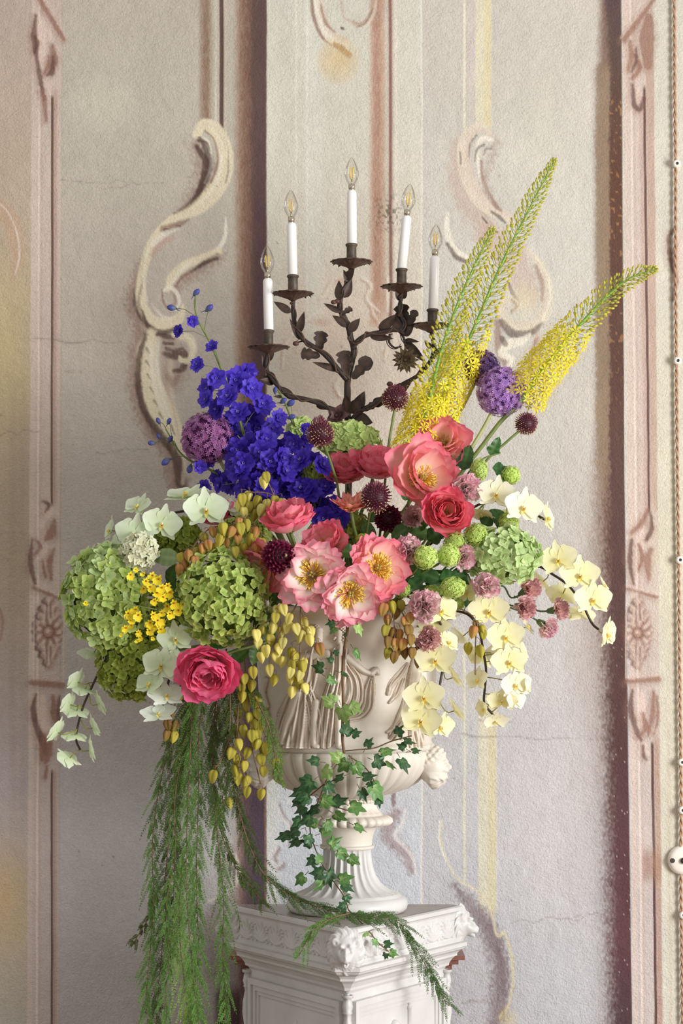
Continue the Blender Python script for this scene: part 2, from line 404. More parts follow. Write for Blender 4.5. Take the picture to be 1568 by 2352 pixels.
for q, w_, c_, al in (([(458,316),(474,345),(478,390),(458,440),(430,472),(400,490)], [8,16,18,14,10,4], DK, .8), ([(330,640),(318,690),(330,735),(356,756)], [4,8,9,6], DK, .6), ([(346,560),(334,600),(330,650),(338,690)], [3,5,5,3], LT, .7), ([(500,330),(508,370),(500,410),(476,450),(440,478)], [4,6,6,6,3], LT, .7),
                    ([(490,360),(492,400),(470,440)], [3,4,2], BR, .6), ([(350,700),(374,728),(396,730)], [4,8,4], LT, .7), ([(440,600),(415,620),(396,648)], [4,6,3], LT, .8), ([(346,800),(350,860),(366,920),(390,980)], [6,10,10,5], LT, .6), ([(372,800),(378,870),(398,940),(412,1010)], [4,6,6,3], PK, .5),
                    ([(318,860),(326,930),(352,985),(388,1030)], [10,16,16,14], DK, .55), ([(500,585),(472,602),(440,624)], [10,16,6], DK, .55), ([(384,862),(396,880),(410,862)], [10,18,8], BR, .5)):
    stroke(q, w_, c_, al, 4)
# --- scrolls, right
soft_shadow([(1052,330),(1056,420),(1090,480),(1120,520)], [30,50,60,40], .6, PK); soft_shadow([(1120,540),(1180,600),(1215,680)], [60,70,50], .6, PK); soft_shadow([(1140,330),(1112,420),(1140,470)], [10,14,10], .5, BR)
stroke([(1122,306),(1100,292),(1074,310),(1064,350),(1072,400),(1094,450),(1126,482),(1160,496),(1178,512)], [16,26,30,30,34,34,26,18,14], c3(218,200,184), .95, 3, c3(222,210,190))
stroke([(1128,320),(1106,318),(1096,350),(1104,410),(1128,462)], [10,12,10,8,4], LT, .85, 2.5); stroke([(1112,332),(1096,342),(1090,370)], [5,7,4], DK, .7, 2); stroke([(1094,310),(1080,330),(1076,360)], [4,5,3], DK, .7, 2); stroke([(1128,342),(1116,342),(1110,356)], [4,6,3], DK, .6, 2)
stroke([(1104,370),(1110,420),(1136,470),(1150,484)], [6,10,10,6], BR, .7, 3); stroke([(1128,486),(1148,500),(1160,512)], [5,9,4], DK, .75, 2.5); stroke([(1108,500),(1118,512)], [4,5], DK, .85, 1.5); stroke([(1134,530),(1142,534)], [4,4], DK, .8, 1.5)
stroke([(1028,490),(1026,530),(1040,570),(1070,592)], [6,12,16,10], LT, .85, 2.5); stroke([(1027,560),(1048,590),(1072,602)], [6,10,8], DK, .8, 3); stroke([(1056,350),(1058,375)], [4,5], DK, .75, 2)
stroke([(1212,572),(1238,606),(1256,650),(1258,700),(1238,738),(1200,752),(1168,742),(1152,716),(1158,690),(1178,682)], [8,16,22,24,26,28,24,18,12,6], c3(222,212,190), .95, 3, c3(214,200,180))
stroke([(1230,610),(1244,650),(1244,690)], [8,10,6], BR, .6, 3); stroke([(1260,640),(1262,690),(1244,740)], [3,4,3], LT, .8, 2); stroke([(1168,650),(1176,672),(1190,690)], [6,8,4], DK, .75, 2.5); stroke([(1176,690),(1186,702),(1174,716)], [5,7,4], BR, .8, 2.5)
blob(1200, 690, 50, 50, c3(226,212,176), .6); stroke([(1150,738),(1176,766),(1216,766),(1244,744)], [12,20,16,6], DK, .75, 4); stroke([(1142,740),(1146,800),(1160,840)], [14,18,10], BR, .7, 5)
stroke([(1216,770),(1196,784),(1170,790),(1152,812),(1176,826),(1160,850)], [8,18,22,16,12,8], LT, .9, 3); stroke([(1232,770),(1236,800),(1214,850),(1190,900)], [8,14,30,24], PK, .8, 6); stroke([(1152,776),(1160,790)], [10,12], DK, .7, 2.5)
stroke([(1230,780),(1222,810)], [6,8], BR, .6, 3); soft_shadow([(1150,860),(1200,930),(1236,900),(1226,960)], [30,40,30,20], .3, PK); stroke([(1114,1000),(1122,1040)], [4,3], DK, .5, 3)
stroke([(1236,905),(1232,930),(1222,940)], [3,4,2], LT, .8, 2)
# --- top cartouche, its stain, the mildew and the faint cartouche behind the candles
stroke([(716,0),(722,40),(742,84),(770,104),(800,126)], [10,12,12,10,16], c3(120,76,52), .85, 3, BR); stroke([(730,0),(738,40),(760,82),(792,98)], [24,26,30,22], c3(216,200,180), .95, 3, LT); stroke([(736,10),(746,50),(768,74)], [5,7,4], BR, .7, 2.5)
stroke([(862,0),(852,36),(830,58),(806,52)], [12,16,16,8], c3(218,204,184), .95, 3, c3(190,160,140)); stroke([(856,20),(840,52),(820,62)], [4,6,4], DK, .6, 2.5); stroke([(782,0),(790,40),(815,50)], [3,3,3], PK, .7, 3); stroke([(784,64),(788,66)], [6,6], DK, .9, 1.5)
stroke([(768,100),(786,112),(802,130)], [8,14,6], c3(150,92,50), .9, 2.5); blob(778, 140, 56, 62, c3(214,188,138), .8, .5)
mm = (vnoise(GX/4.2, GY/4.2, 51) > .66)*np.clip(1.15-np.sqrt(((GX-893)/46)**2+((GY-492)/60)**2), 0, 1)
over(c3(84,82,56), np.clip(mm, 0, 1)*.75)
FP = c3(178,128,104)
for q in ([(770,640),(755,655),(742,680),(730,690)], [(826,640),(848,660),(838,690),(866,720)], [(726,720),(700,738),(670,760)], [(846,700),(856,730),(870,752)], [(668,770),(650,800),(645,850)], [(884,800),(880,830)], [(768,880),(776,910),(800,915)], [(778,870),(766,890),(776,912)], [(690,790),(676,810)], [(886,640),(886,720)]):
    stroke(q, [4,9,4], FP, .5, 4, gr=.9); stroke([(a_+5, b_-4) for a_, b_ in q], [4,7,4], LT, .7, 3)
blob(790, 645, 30, 14, c3(190,130,96), .4); blob(735, 740, 26, 12, c3(190,130,96), .4); blob(860, 740, 26, 16, c3(186,130,100), .4)
# --- round the foot of the urn, and the lower right volute
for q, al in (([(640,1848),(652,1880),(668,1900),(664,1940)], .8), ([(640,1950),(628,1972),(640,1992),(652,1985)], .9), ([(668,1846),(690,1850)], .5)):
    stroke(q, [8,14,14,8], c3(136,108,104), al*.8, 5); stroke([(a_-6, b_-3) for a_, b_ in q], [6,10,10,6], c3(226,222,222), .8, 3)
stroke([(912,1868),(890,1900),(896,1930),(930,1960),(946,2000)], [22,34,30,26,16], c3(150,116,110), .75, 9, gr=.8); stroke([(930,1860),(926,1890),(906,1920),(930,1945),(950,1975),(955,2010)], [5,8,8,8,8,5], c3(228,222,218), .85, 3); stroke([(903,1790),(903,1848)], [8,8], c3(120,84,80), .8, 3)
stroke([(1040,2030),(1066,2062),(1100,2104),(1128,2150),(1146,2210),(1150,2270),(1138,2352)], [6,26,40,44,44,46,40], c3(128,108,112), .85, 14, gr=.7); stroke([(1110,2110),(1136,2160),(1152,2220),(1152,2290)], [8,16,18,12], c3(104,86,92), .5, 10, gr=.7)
stroke([(1015,1888),(1012,1930),(1028,1980),(1052,2020),(1084,2040),(1112,2062),(1130,2100),(1138,2140),(1146,2150),(1156,2140)], [5,7,6,5,5,5,5,6,6,5], c3(219,209,178), .9, 3); stroke([(1010,1885),(1008,1930),(1024,1980)], [3,5,4], c3(236,232,222), .9, 2)
stroke([(1156,2140),(1170,2176),(1178,2240),(1170,2300),(1150,2336)], [5,5,5,5,9], c3(214,203,166), .9, 3); stroke([(1140,2330),(1158,2316),(1150,2342),(1138,2344)], [4,5,5,4], c3(150,130,110), .7, 2); blob(1168, 2344, 28, 34, c3(214,198,148), .6)
# scroll behind the hanging greenery
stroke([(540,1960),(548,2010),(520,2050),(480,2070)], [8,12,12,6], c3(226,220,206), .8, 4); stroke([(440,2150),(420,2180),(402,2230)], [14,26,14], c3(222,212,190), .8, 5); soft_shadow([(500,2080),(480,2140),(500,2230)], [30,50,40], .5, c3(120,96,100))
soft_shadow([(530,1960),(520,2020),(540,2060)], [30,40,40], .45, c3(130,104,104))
# --- carved-looking ornaments of the pilasters
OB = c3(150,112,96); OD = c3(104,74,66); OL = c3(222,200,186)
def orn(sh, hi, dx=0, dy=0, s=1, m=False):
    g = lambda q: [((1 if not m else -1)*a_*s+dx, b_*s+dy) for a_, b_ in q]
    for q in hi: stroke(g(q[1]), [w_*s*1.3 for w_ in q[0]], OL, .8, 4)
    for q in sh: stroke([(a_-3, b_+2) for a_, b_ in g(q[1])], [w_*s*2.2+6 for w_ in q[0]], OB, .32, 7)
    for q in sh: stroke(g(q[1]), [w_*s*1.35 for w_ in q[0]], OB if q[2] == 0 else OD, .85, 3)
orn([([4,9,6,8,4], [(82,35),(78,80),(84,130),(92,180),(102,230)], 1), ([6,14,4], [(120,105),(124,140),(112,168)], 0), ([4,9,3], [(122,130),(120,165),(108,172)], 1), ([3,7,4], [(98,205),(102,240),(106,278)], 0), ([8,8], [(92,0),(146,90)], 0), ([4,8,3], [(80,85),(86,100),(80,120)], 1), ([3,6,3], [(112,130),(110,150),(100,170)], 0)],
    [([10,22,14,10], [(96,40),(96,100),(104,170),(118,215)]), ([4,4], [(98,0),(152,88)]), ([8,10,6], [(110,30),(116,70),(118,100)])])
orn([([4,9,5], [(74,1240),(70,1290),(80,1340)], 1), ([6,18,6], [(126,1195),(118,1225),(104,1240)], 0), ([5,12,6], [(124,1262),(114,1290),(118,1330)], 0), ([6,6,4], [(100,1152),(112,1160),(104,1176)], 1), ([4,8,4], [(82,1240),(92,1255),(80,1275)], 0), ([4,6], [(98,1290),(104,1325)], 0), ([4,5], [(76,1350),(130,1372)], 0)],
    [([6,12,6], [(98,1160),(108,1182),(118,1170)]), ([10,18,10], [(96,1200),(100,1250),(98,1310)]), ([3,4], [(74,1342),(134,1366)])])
# rosettes on the middle blocks
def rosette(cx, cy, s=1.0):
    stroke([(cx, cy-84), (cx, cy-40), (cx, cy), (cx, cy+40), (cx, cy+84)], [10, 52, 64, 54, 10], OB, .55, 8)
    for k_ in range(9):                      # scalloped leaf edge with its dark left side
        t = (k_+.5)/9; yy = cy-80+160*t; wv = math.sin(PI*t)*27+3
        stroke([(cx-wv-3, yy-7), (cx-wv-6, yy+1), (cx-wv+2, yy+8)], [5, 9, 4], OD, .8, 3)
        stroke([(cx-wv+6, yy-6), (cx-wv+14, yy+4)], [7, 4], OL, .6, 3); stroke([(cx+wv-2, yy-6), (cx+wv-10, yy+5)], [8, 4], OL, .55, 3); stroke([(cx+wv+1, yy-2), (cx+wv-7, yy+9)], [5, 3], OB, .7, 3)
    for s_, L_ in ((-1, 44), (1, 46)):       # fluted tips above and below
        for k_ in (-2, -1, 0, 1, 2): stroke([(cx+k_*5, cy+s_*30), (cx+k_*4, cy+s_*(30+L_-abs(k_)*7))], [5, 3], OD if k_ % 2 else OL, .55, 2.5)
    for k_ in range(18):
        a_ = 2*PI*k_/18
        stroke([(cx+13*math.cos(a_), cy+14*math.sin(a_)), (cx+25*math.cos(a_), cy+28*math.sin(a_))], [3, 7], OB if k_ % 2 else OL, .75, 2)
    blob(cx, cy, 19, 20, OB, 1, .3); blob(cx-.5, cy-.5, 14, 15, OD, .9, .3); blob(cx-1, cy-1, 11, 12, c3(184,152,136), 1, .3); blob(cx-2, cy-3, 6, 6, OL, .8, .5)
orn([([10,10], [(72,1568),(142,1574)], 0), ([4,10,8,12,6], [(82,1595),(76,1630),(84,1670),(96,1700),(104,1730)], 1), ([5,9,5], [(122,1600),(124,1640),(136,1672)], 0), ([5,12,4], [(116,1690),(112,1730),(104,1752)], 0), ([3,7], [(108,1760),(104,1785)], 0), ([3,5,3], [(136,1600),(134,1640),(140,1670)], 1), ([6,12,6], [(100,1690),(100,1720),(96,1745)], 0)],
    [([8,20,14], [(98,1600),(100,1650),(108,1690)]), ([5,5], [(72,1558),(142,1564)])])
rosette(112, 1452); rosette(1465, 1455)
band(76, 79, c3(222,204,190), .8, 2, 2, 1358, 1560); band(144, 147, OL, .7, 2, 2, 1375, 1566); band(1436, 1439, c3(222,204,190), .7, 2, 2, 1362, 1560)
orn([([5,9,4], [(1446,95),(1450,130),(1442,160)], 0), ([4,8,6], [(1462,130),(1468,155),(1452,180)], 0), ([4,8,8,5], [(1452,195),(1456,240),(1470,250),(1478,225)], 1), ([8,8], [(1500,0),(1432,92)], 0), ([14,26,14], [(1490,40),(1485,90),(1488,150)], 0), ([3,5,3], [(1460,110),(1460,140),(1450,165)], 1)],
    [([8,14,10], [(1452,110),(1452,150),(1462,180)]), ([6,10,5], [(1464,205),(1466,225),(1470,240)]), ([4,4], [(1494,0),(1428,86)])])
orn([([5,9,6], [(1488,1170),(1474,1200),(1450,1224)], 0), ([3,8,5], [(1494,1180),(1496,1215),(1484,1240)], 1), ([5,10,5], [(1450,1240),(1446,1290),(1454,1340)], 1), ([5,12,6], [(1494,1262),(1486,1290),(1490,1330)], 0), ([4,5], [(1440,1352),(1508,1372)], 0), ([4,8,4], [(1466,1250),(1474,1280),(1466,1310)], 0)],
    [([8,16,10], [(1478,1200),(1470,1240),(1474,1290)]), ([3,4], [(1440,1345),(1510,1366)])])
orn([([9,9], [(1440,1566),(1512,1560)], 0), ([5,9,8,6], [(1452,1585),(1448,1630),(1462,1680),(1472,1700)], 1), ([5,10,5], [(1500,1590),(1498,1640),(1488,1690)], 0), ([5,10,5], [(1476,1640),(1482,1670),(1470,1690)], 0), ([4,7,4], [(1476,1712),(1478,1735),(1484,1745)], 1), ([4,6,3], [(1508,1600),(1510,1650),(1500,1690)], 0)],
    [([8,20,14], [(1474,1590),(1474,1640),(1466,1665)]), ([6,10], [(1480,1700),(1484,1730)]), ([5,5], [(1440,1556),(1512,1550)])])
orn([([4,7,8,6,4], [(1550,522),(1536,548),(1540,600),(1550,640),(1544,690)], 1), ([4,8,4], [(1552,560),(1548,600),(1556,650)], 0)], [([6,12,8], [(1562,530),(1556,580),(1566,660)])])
# shape at the far left edge
stroke([(0,480),(22,505),(38,560),(40,600),(30,640)], [40,40,36,24,10], c3(196,166,142), .8, 6); stroke([(0,468),(20,490),(40,540),(44,590),(34,632)], [4,4,4,4,2], c3(232,222,206), .8, 2)
stroke([(0,1400),(6,1430),(0,1470)], [5,6,4], OB, .6, 3)
# cracks and specks of age
rc = random.Random(5)
for (cx, cy, ln_, an) in ((140,412,150,.05),(240,430,140,-.08),(60,780,220,.03),(0,1000,90,-.15),(220,1040,120,-.1),(0,1225,70,.06),(1060,1690,300,.03),(1170,2120,200,-.1),(1320,2115,90,-.3),(1060,2300,60,0),(430,405,60,-.3),(1100,1655,150,.08)):
    q = []
    for k_ in range(8): q.append((cx+ln_*k_/7, cy+ln_*k_/7*an+rc.uniform(-5, 5)))
    stroke(q, [2,2.6,2], c3(126,112,104), .5, 2.0, gr=.1)
for k_ in range(70):
    x_, y_ = rc.uniform(0, 1568), rc.uniform(0, 2352); stroke([(x_, y_), (x_+1, y_+1)], [2.5, 2.5], c3(96,80,72), .5, 1.5)
blob(160, 853, 16, 6, c3(130,118,100), .5); blob(185, 854, 8, 5, c3(130,118,100), .5)
# mottling of old lime paint
IMG *= (1+(fbm(GX/90, GY/120, 21)-.5)*.13)[..., None]*(1+(fbm(GX/14, GY/18, 25)-.5)*.08)[..., None]*(1+(FINE-.5)*.05)[..., None]
IMG = np.clip(IMG, 0.004, 1)

def wall_material():
    m = bpy.data.materials.new('painted_plaster'); m.use_nodes = True
    nt = m.node_tree; N = nt.nodes; L = nt.links; bs = N['Principled BSDF']
    bs.inputs['Roughness'].default_value = 0.85; bs.inputs['Specular IOR Level'].default_value = 0.2
    a = N.new('ShaderNodeAttribute'); a.attribute_name = 'Col'
    tc = N.new('ShaderNodeTexCoord')
    n0 = N.new('ShaderNodeTexNoise'); n0.inputs['Scale'].default_value = 260; n0.inputs['Detail'].default_value = 3
    mr = N.new('ShaderNodeMapRange'); mr.inputs['From Min'].default_value = .3; mr.inputs['From Max'].default_value = .7; mr.inputs['To Min'].default_value = .94; mr.inputs['To Max'].default_value = 1.06
    L.new(tc.outputs['Object'], n0.inputs['Vector']); L.new(n0.outputs['Fac'], mr.inputs['Value'])
    mx = N.new('ShaderNodeVectorMath'); mx.operation = 'SCALE'; L.new(a.outputs['Color'], mx.inputs[0]); L.new(mr.outputs[0], mx.inputs['Scale'])
    L.new(mx.outputs[0], bs.inputs['Base Color'])
    n1 = N.new('ShaderNodeTexNoise'); n1.inputs['Scale'].default_value = 210; n1.inputs['Detail'].default_value = 3; n1.inputs['Distortion'].default_value = .6
    n2 = N.new('ShaderNodeTexNoise'); n2.inputs['Scale'].default_value = 22; n2.inputs['Detail'].default_value = 2
    L.new(tc.outputs['Object'], n1.inputs['Vector']); L.new(tc.outputs['Object'], n2.inputs['Vector'])
    ad = N.new('ShaderNodeMath'); ad.operation = 'MULTIPLY_ADD'; ad.inputs[1].default_value = 1.6
    L.new(n2.outputs['Fac'], ad.inputs[0]); L.new(n1.outputs['Fac'], ad.inputs[2])
    bp = N.new('ShaderNodeBump'); bp.inputs['Strength'].default_value = .7; bp.inputs['Distance'].default_value = .004
    L.new(ad.outputs[0], bp.inputs['Height']); L.new(bp.outputs[0], bs.inputs['Normal'])
    return m
dW = 5+WY
VW = np.stack([(GX-784)/F*dW, np.full(GX.shape, WY), ZC+(1500-GY)/F*dW], -1)
VW[..., 2] = np.maximum(VW[..., 2], 0.0)
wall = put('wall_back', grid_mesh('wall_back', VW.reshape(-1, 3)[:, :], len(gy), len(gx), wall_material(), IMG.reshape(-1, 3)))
tag(wall, 'old plaster wall painted with beige scrolls, pilasters and dark brown bands', kind='structure')
b = MB(); b.box((-3.2, -6.5, -0.05), (3.2, WY+.05, 0.0), C(150,120,95))
tag(put('floor', b.mesh('floor', mat('floor_stone', None, .5, noise=(6, .15)))), 'pale brown stone floor below the pedestal', kind='structure')
# ---------------------------------------------------------------- marble pedestal, urn
M_TOP = mat('grey_marble', C(158,148,138), .35, noise=(20, .15))  # top face only: greyer and darker than the slab's marble
M_MARBLE = mat('marble', C(205,203,199), .42, noise=(14, .07), bump=(60, .15, .002), spec=.4)
M_MARBLE2 = mat('cream_marble', C(216,208,195), .45, noise=(10, .08), bump=(70, .12, .002), spec=.4)
M_RELIEF = mat('aged_marble', None, .45, noise=(10, .08), spec=.4)
M_RED = mat('red_brown_marble', C(140,92,80), .4, noise=(30, .3))
AX = 0.013                       # x of the urn's axis
ZT = ZC-0.594                    # top of the pedestal

def offset_poly(p, d):
    """grow a convex counter-clockwise polygon by d"""
    n = len(p); out = []
    for i in range(n):
        a = Vector(p[i-1]); b_ = Vector(p[i]); c_ = Vector(p[(i+1) % n])
        e1 = (b_-a).normalized(); e2 = (c_-b_).normalized()
        n1 = Vector((e1.y, -e1.x)); n2 = Vector((e2.y, -e2.x))
        m_ = (n1+n2); m_ = m_/m_.dot(n1) if m_.dot(n1) > 1e-6 else n1
        out.append(b_+m_*d)
    return out
# plan: triangle with its front corner to the camera, all three corners cut off
_tri = [Vector((AX, -.335)), Vector((AX+.292, .155)), Vector((AX-.292, .155))]
def cut_tri(tri, c_):
    out = []
    for i in range(3):
        a = tri[i]; out.append(a+(tri[i-1]-a).normalized()*c_); out.append(a+(tri[(i+1) % 3]-a).normalized()*c_)
    return out
PLAN = cut_tri(_tri, .042)
def sweep(prof, plan=PLAN, cap=True):
    """prof: (offset, z) from top to bottom"""
    mb_ = MB(); V = []; Fc = []; n = len(plan)
    for o_, z_ in prof:
        for q in offset_poly(plan, o_): V.append((q.x, q.y, z_))
    for i in range(len(prof)-1):
        for k in range(n):
            k2 = (k+1) % n; Fc.append(((i+1)*n+k, (i+1)*n+k2, i*n+k2, i*n+k))
    if cap: Fc.append(tuple(range(n))); Fc.append(tuple((len(prof)-1)*n+k for k in range(n))[::-1])
    mb_.add(V, Fc); return mb_
ped = empty('pedestal', (AX, 0, 0), 'white marble three-sided pedestal with lion heads that carries the urn', 'pedestal')
def pp(name, me, label=None, kind=None):
    return put(name, me, ped, (-AX, 0, 0), label=label, kind=kind)
Z = lambda mm: ZT-mm/1000
pp('top_slab', sweep([(-.006, ZT), (.0, Z(2)), (.002, Z(5)), (.002, Z(10)), (-.004, Z(14)), (-.006, Z(18)), (-.006, Z(76)), (-.003, Z(80)), (-.003, Z(84))]).mesh('top_slab', M_MARBLE, False))
_tb = MB(); _tb.add([(q.x, q.y, ZT+.0006) for q in offset_poly(PLAN, -.012)], [tuple(range(6))]); pp('top_face', _tb.mesh('top_face', M_TOP, False), 'grey upper face of the slab')
pp('cornice', sweep([(.006, Z(84)), (.010, Z(85)), (.010, Z(94)), (.006, Z(96)), (.004, Z(100)), (-.006, Z(106)), (-.010, Z(112)), (-.010, Z(117)), (-.014, Z(118)), (-.020, Z(124)), (-.026, Z(134)), (-.027, Z(140)), (-.032, Z(141)), (-.036, Z(148))]).mesh('cornice', M_MARBLE, False))
pp('body', sweep([(-.036, Z(148)), (-.036, Z(170)), (-.030, Z(800)), (-.01, Z(806)), (.0, Z(830)), (.02, Z(834)), (.02, Z(956))]).mesh('body', M_MARBLE, False))
# framed panels on the two faces in view, with small reliefs in them
def face_frame(i):
    a = PLAN[i]; b_ = PLAN[(i+1) % 6]; a3 = Vector((a.x, a.y, 0)); b3 = Vector((b_.x, b_.y, 0))
    e = (b3-a3).normalized(); nrm = Vector((e.y, -e.x, 0)); return a3, e, nrm, (b3-a3).length
for i, nm in ((1, 'right'), (5, 'left')):
    a3, e, nrm, ln_ = face_frame(i)
    mid = a3+e*ln_/2; half = ln_/2-.036*0.62
    M = Matrix((e, nrm, Vector((0, 0, 1)))).transposed().to_4x4(); M.translation = mid-nrm*.036
    fr = MB()
    for (o_, w_, h_) in ((.018, .014, .013), (.033, .012, .008), (.045, .010, .004)):
        x_ = half-o_+.018-.012; zt = Z(166+ (o_-.018)*1000*1.0)
        fr.box((-x_, -.004, zt-w_), (x_, h_, zt), M=M); fr.box((-x_, -.004, Z(790)), (x_, h_, Z(790)+w_), M=M)
        fr.box((-x_, -.004, Z(790)+w_), (-x_+w_, h_, zt-w_), M=M); fr.box((x_-w_, -.004, Z(790)+w_), (x_, h_, zt-w_), M=M)
    pp('panel_frame', fr.mesh('panel_frame', M_MARBLE, False))
    rel = MB()
    if nm == 'left':     # lidded vase in relief
        rel.lathe([(0, Z(236)), (.006, Z(237)), (.005, Z(242)), (.013, Z(246)), (.018, Z(254)), (.019, Z(262)), (.019, Z(264)), (.016, Z(266)), (.017, Z(300)), (.022, Z(330)), (.006, Z(350)), (.018, Z(370)), (0, Z(372))], 16, M=M @ Matrix.Translation((.0, 0, 0)))
        pp('relief_vase', rel.mesh('relief_vase', M_MARBLE))
    else:                # torch and shell-like rock in relief
        rel.lathe([(0, Z(196)), (.004, Z(198)), (.005, Z(206)), (.003, Z(209)), (.007, Z(212)), (.007, Z(216)), (.005, Z(219)), (.006, Z(300)), (.008, Z(330)), (0, Z(331))], 12, M=M @ Matrix.Translation((.048, .002, 0)))
        pp('relief_torch', rel.mesh('relief_torch', M_MARBLE))
        rk = MB()
        for (x_, z_, r_) in ((-.02, 246, .014), (-.03, 252, .013), (-.008, 252, .012), (-.02, 262, .018), (-.026, 280, .02), (-.012, 280, .02)):
            rk.ball(M @ Vector((x_, .002, Z(z_))), r_, 8, 6)
        pp('relief_head', rk.mesh('relief_head', M_MARBLE))
    # frieze: palmettes between pairs of scrolls, raised from the slab
    nu_, nv_ = 64, 260; hx = ln_/2-.03
    zz = np.linspace(.056, 0, nu_); xx = np.linspace(-hx, hx, nv_); XX, ZZ = np.meshgrid(xx, zz)
    per = hx*2/6.0; u = ((XX+hx) % per)/per-.5; u = u*per
    h = np.zeros(XX.shape)
    for k in range(-3, 4):       # palmette leaves fan out from the foot
        an = k*.42; L_ = .044-.004*abs(k)
        dx_, dz_ = math.sin(an), math.cos(an)
        t = np.clip((u*dx_+(ZZ-.006)*dz_)/L_, 0, 1); d = np.hypot(u-dx_*t*L_, ZZ-.006-dz_*t*L_)
        wd = .0022+.0034*np.sin(PI*np.clip(t, .05, 1))
        h = np.maximum(h, .0055*np.sqrt(np.clip(1-(d/wd)**2, 0, 1)))
    for sgn in (-1, 1):
        ux = u-sgn*per*.36
        for (cz, r0) in ((.011, .0085), (.040, .0065)):
            rr = np.hypot(ux, ZZ-cz); th = np.arctan2(ZZ-cz, ux*sgn)
            d = np.abs(rr-r0*(.55+.45*(th+PI)/(2*PI))); h = np.maximum(h, .004*np.sqrt(np.clip(1-(d/.0022)**2, 0, 1)))
            h = np.maximum(h, .004*np.sqrt(np.clip(1-(rr/.0026)**2, 0, 1)))
        d = np.abs(ux-sgn*.004*np.sin(ZZ*130)); h = np.maximum(h, .0035*np.sqrt(np.clip(1-(d/.0022)**2, 0, 1))*((ZZ > .016) & (ZZ < .036)))
    edge = np.clip(np.minimum(hx-np.abs(XX), .004)/.004, 0, 1); h = h*edge
    org = mid-nrm*.0065+Vector((0, 0, Z(75)))
    V = np.array(org)+XX[..., None]*np.array(e)+(h+.0002)[..., None]*np.array(nrm)+ZZ[..., None]*np.array((0, 0, 1))
    pp('acanthus_frieze', grid_mesh('acanthus_frieze', V.reshape(-1, 3), nu_, nv_, M_MARBLE))
# turned colonnette at the front corner of the body
cb = MB(); ch = PLAN[0].lerp(PLAN[1], .5); 
prof = [(.012, Z(150)), (.012, Z(156)), (.007, Z(158)), (.009, Z(166)), (.011, Z(176)), (.008, Z(186)), (.010, Z(189)), (.007, Z(193)), (.006, Z(200)), (.011, Z(225)), (.012, Z(250)), (.008, Z(280)), (.011, Z(284)), (.007, Z(290)), (.010, Z(400)), (.008, Z(780)), (.014, Z(790)), (.014, Z(800))]
cb.lathe(prof, 16, mod=lambda th, i: .0012*math.cos(8*th), p=(AX, ch.y+.034, 0)); pp('colonnette', cb.mesh('colonnette', M_MARBLE))
cb = MB(); ch = PLAN[2].lerp(PLAN[3], .5); cb.lathe(prof, 16, p=(ch.x-.026, ch.y-.016, 0)); pp('colonnette', cb.mesh('colonnette', M_MARBLE))
cb = MB(); ch = PLAN[4].lerp(PLAN[5], .5); cb.lathe(prof, 16, p=(ch.x+.026, ch.y-.016, 0)); pp('colonnette', cb.mesh('colonnette', M_MARBLE))
# red-brown marble slab and block standing behind the pedestal
rb = MB()
rb.box((AX-.285, .26, Z(148)), (AX+.285, .40, Z(138))); rb.box((AX-.27, .27, Z(160)), (AX+.27, .40, Z(148))); rb.box((AX-.255, .28, Z(174)), (AX+.255, .40, Z(160))); rb.box((AX-.24, .29, Z(956)), (AX+.24, .40, Z(174)))
o = put('marble_ledge', rb.mesh('marble_ledge', M_RED, False), None)
tag(o, 'red-brown stepped marble ledge showing behind both sides of the pedestal', 'ledge')

def gauss(D, c_, s_, a):
    """bump on a unit sphere of directions D around direction c_"""
    c_ = np.array(c_, float); c_ /= np.linalg.norm(c_)
    ang = np.arccos(np.clip(D @ c_, -1, 1)); return a*np.exp(-(ang/s_)**2)
def sculpt(name, fn, nu, nv, mt, size):
    """head: unit sphere pushed out by fn(directions). local +Z faces the viewer, +Y is up"""
    th = np.linspace(0, 2*PI, nv); ph = np.linspace(0.001, PI-.001, nu)
    PH, TH = np.meshgrid(ph, th, indexing='ij')
    D = np.stack([np.sin(PH)*np.cos(TH), np.sin(PH)*np.sin(TH), np.cos(PH)], -1).reshape(-1, 3)
    return grid_mesh(name, fn(D)*size, nu, nv, mt)
def lion(D):
    x, y, z = D.T; r = np.ones(len(D))*.62
    r += gauss(D, (0, -.20, 1), .36, .34)+gauss(D, (.18, -.28, 1), .20, .13)+gauss(D, (-.18, -.28, 1), .20, .13)     # muzzle and whisker pads
    r += gauss(D, (0, -.05, 1), .12, .14)+gauss(D, (0, .18, 1), .12, .12)+gauss(D, (0, -.55, 1), .16, .22)            # nose, bridge, chin
    r -= gauss(D, (0, -.40, 1), .07, .22)+gauss(D, (.16, -.38, 1), .08, .14)+gauss(D, (-.16, -.38, 1), .08, .14)       # open mouth
    for s_ in (-1, 1):
        r += gauss(D, (.34*s_, .42, 1), .16, .16)+gauss(D, (.55*s_, -.05, 1), .2, .08)+gauss(D, (1.0*s_, .75, .6), .20, .22)
        r -= gauss(D, (.28*s_, .16, 1), .12, .17)-gauss(D, (.28*s_, .15, 1), .05, .10)
        r -= gauss(D, (1.0*s_, .75, .75), .10, .16); r -= gauss(D, (.09*s_, -.10, 1), .04, .06)
    a = np.arctan2(y, x); rim = np.exp(-((z+.05)/.34)**2)
    r += rim*(.045*np.cos(a*13+3*np.sin(z*7))+.02*np.cos(a*29+z*20)+.26)
    out = D*r[:, None]; out[:, 1] *= 1.28; out[:, 2] *= np.where(out[:, 2] < 0, .5, 1.0)
    return out
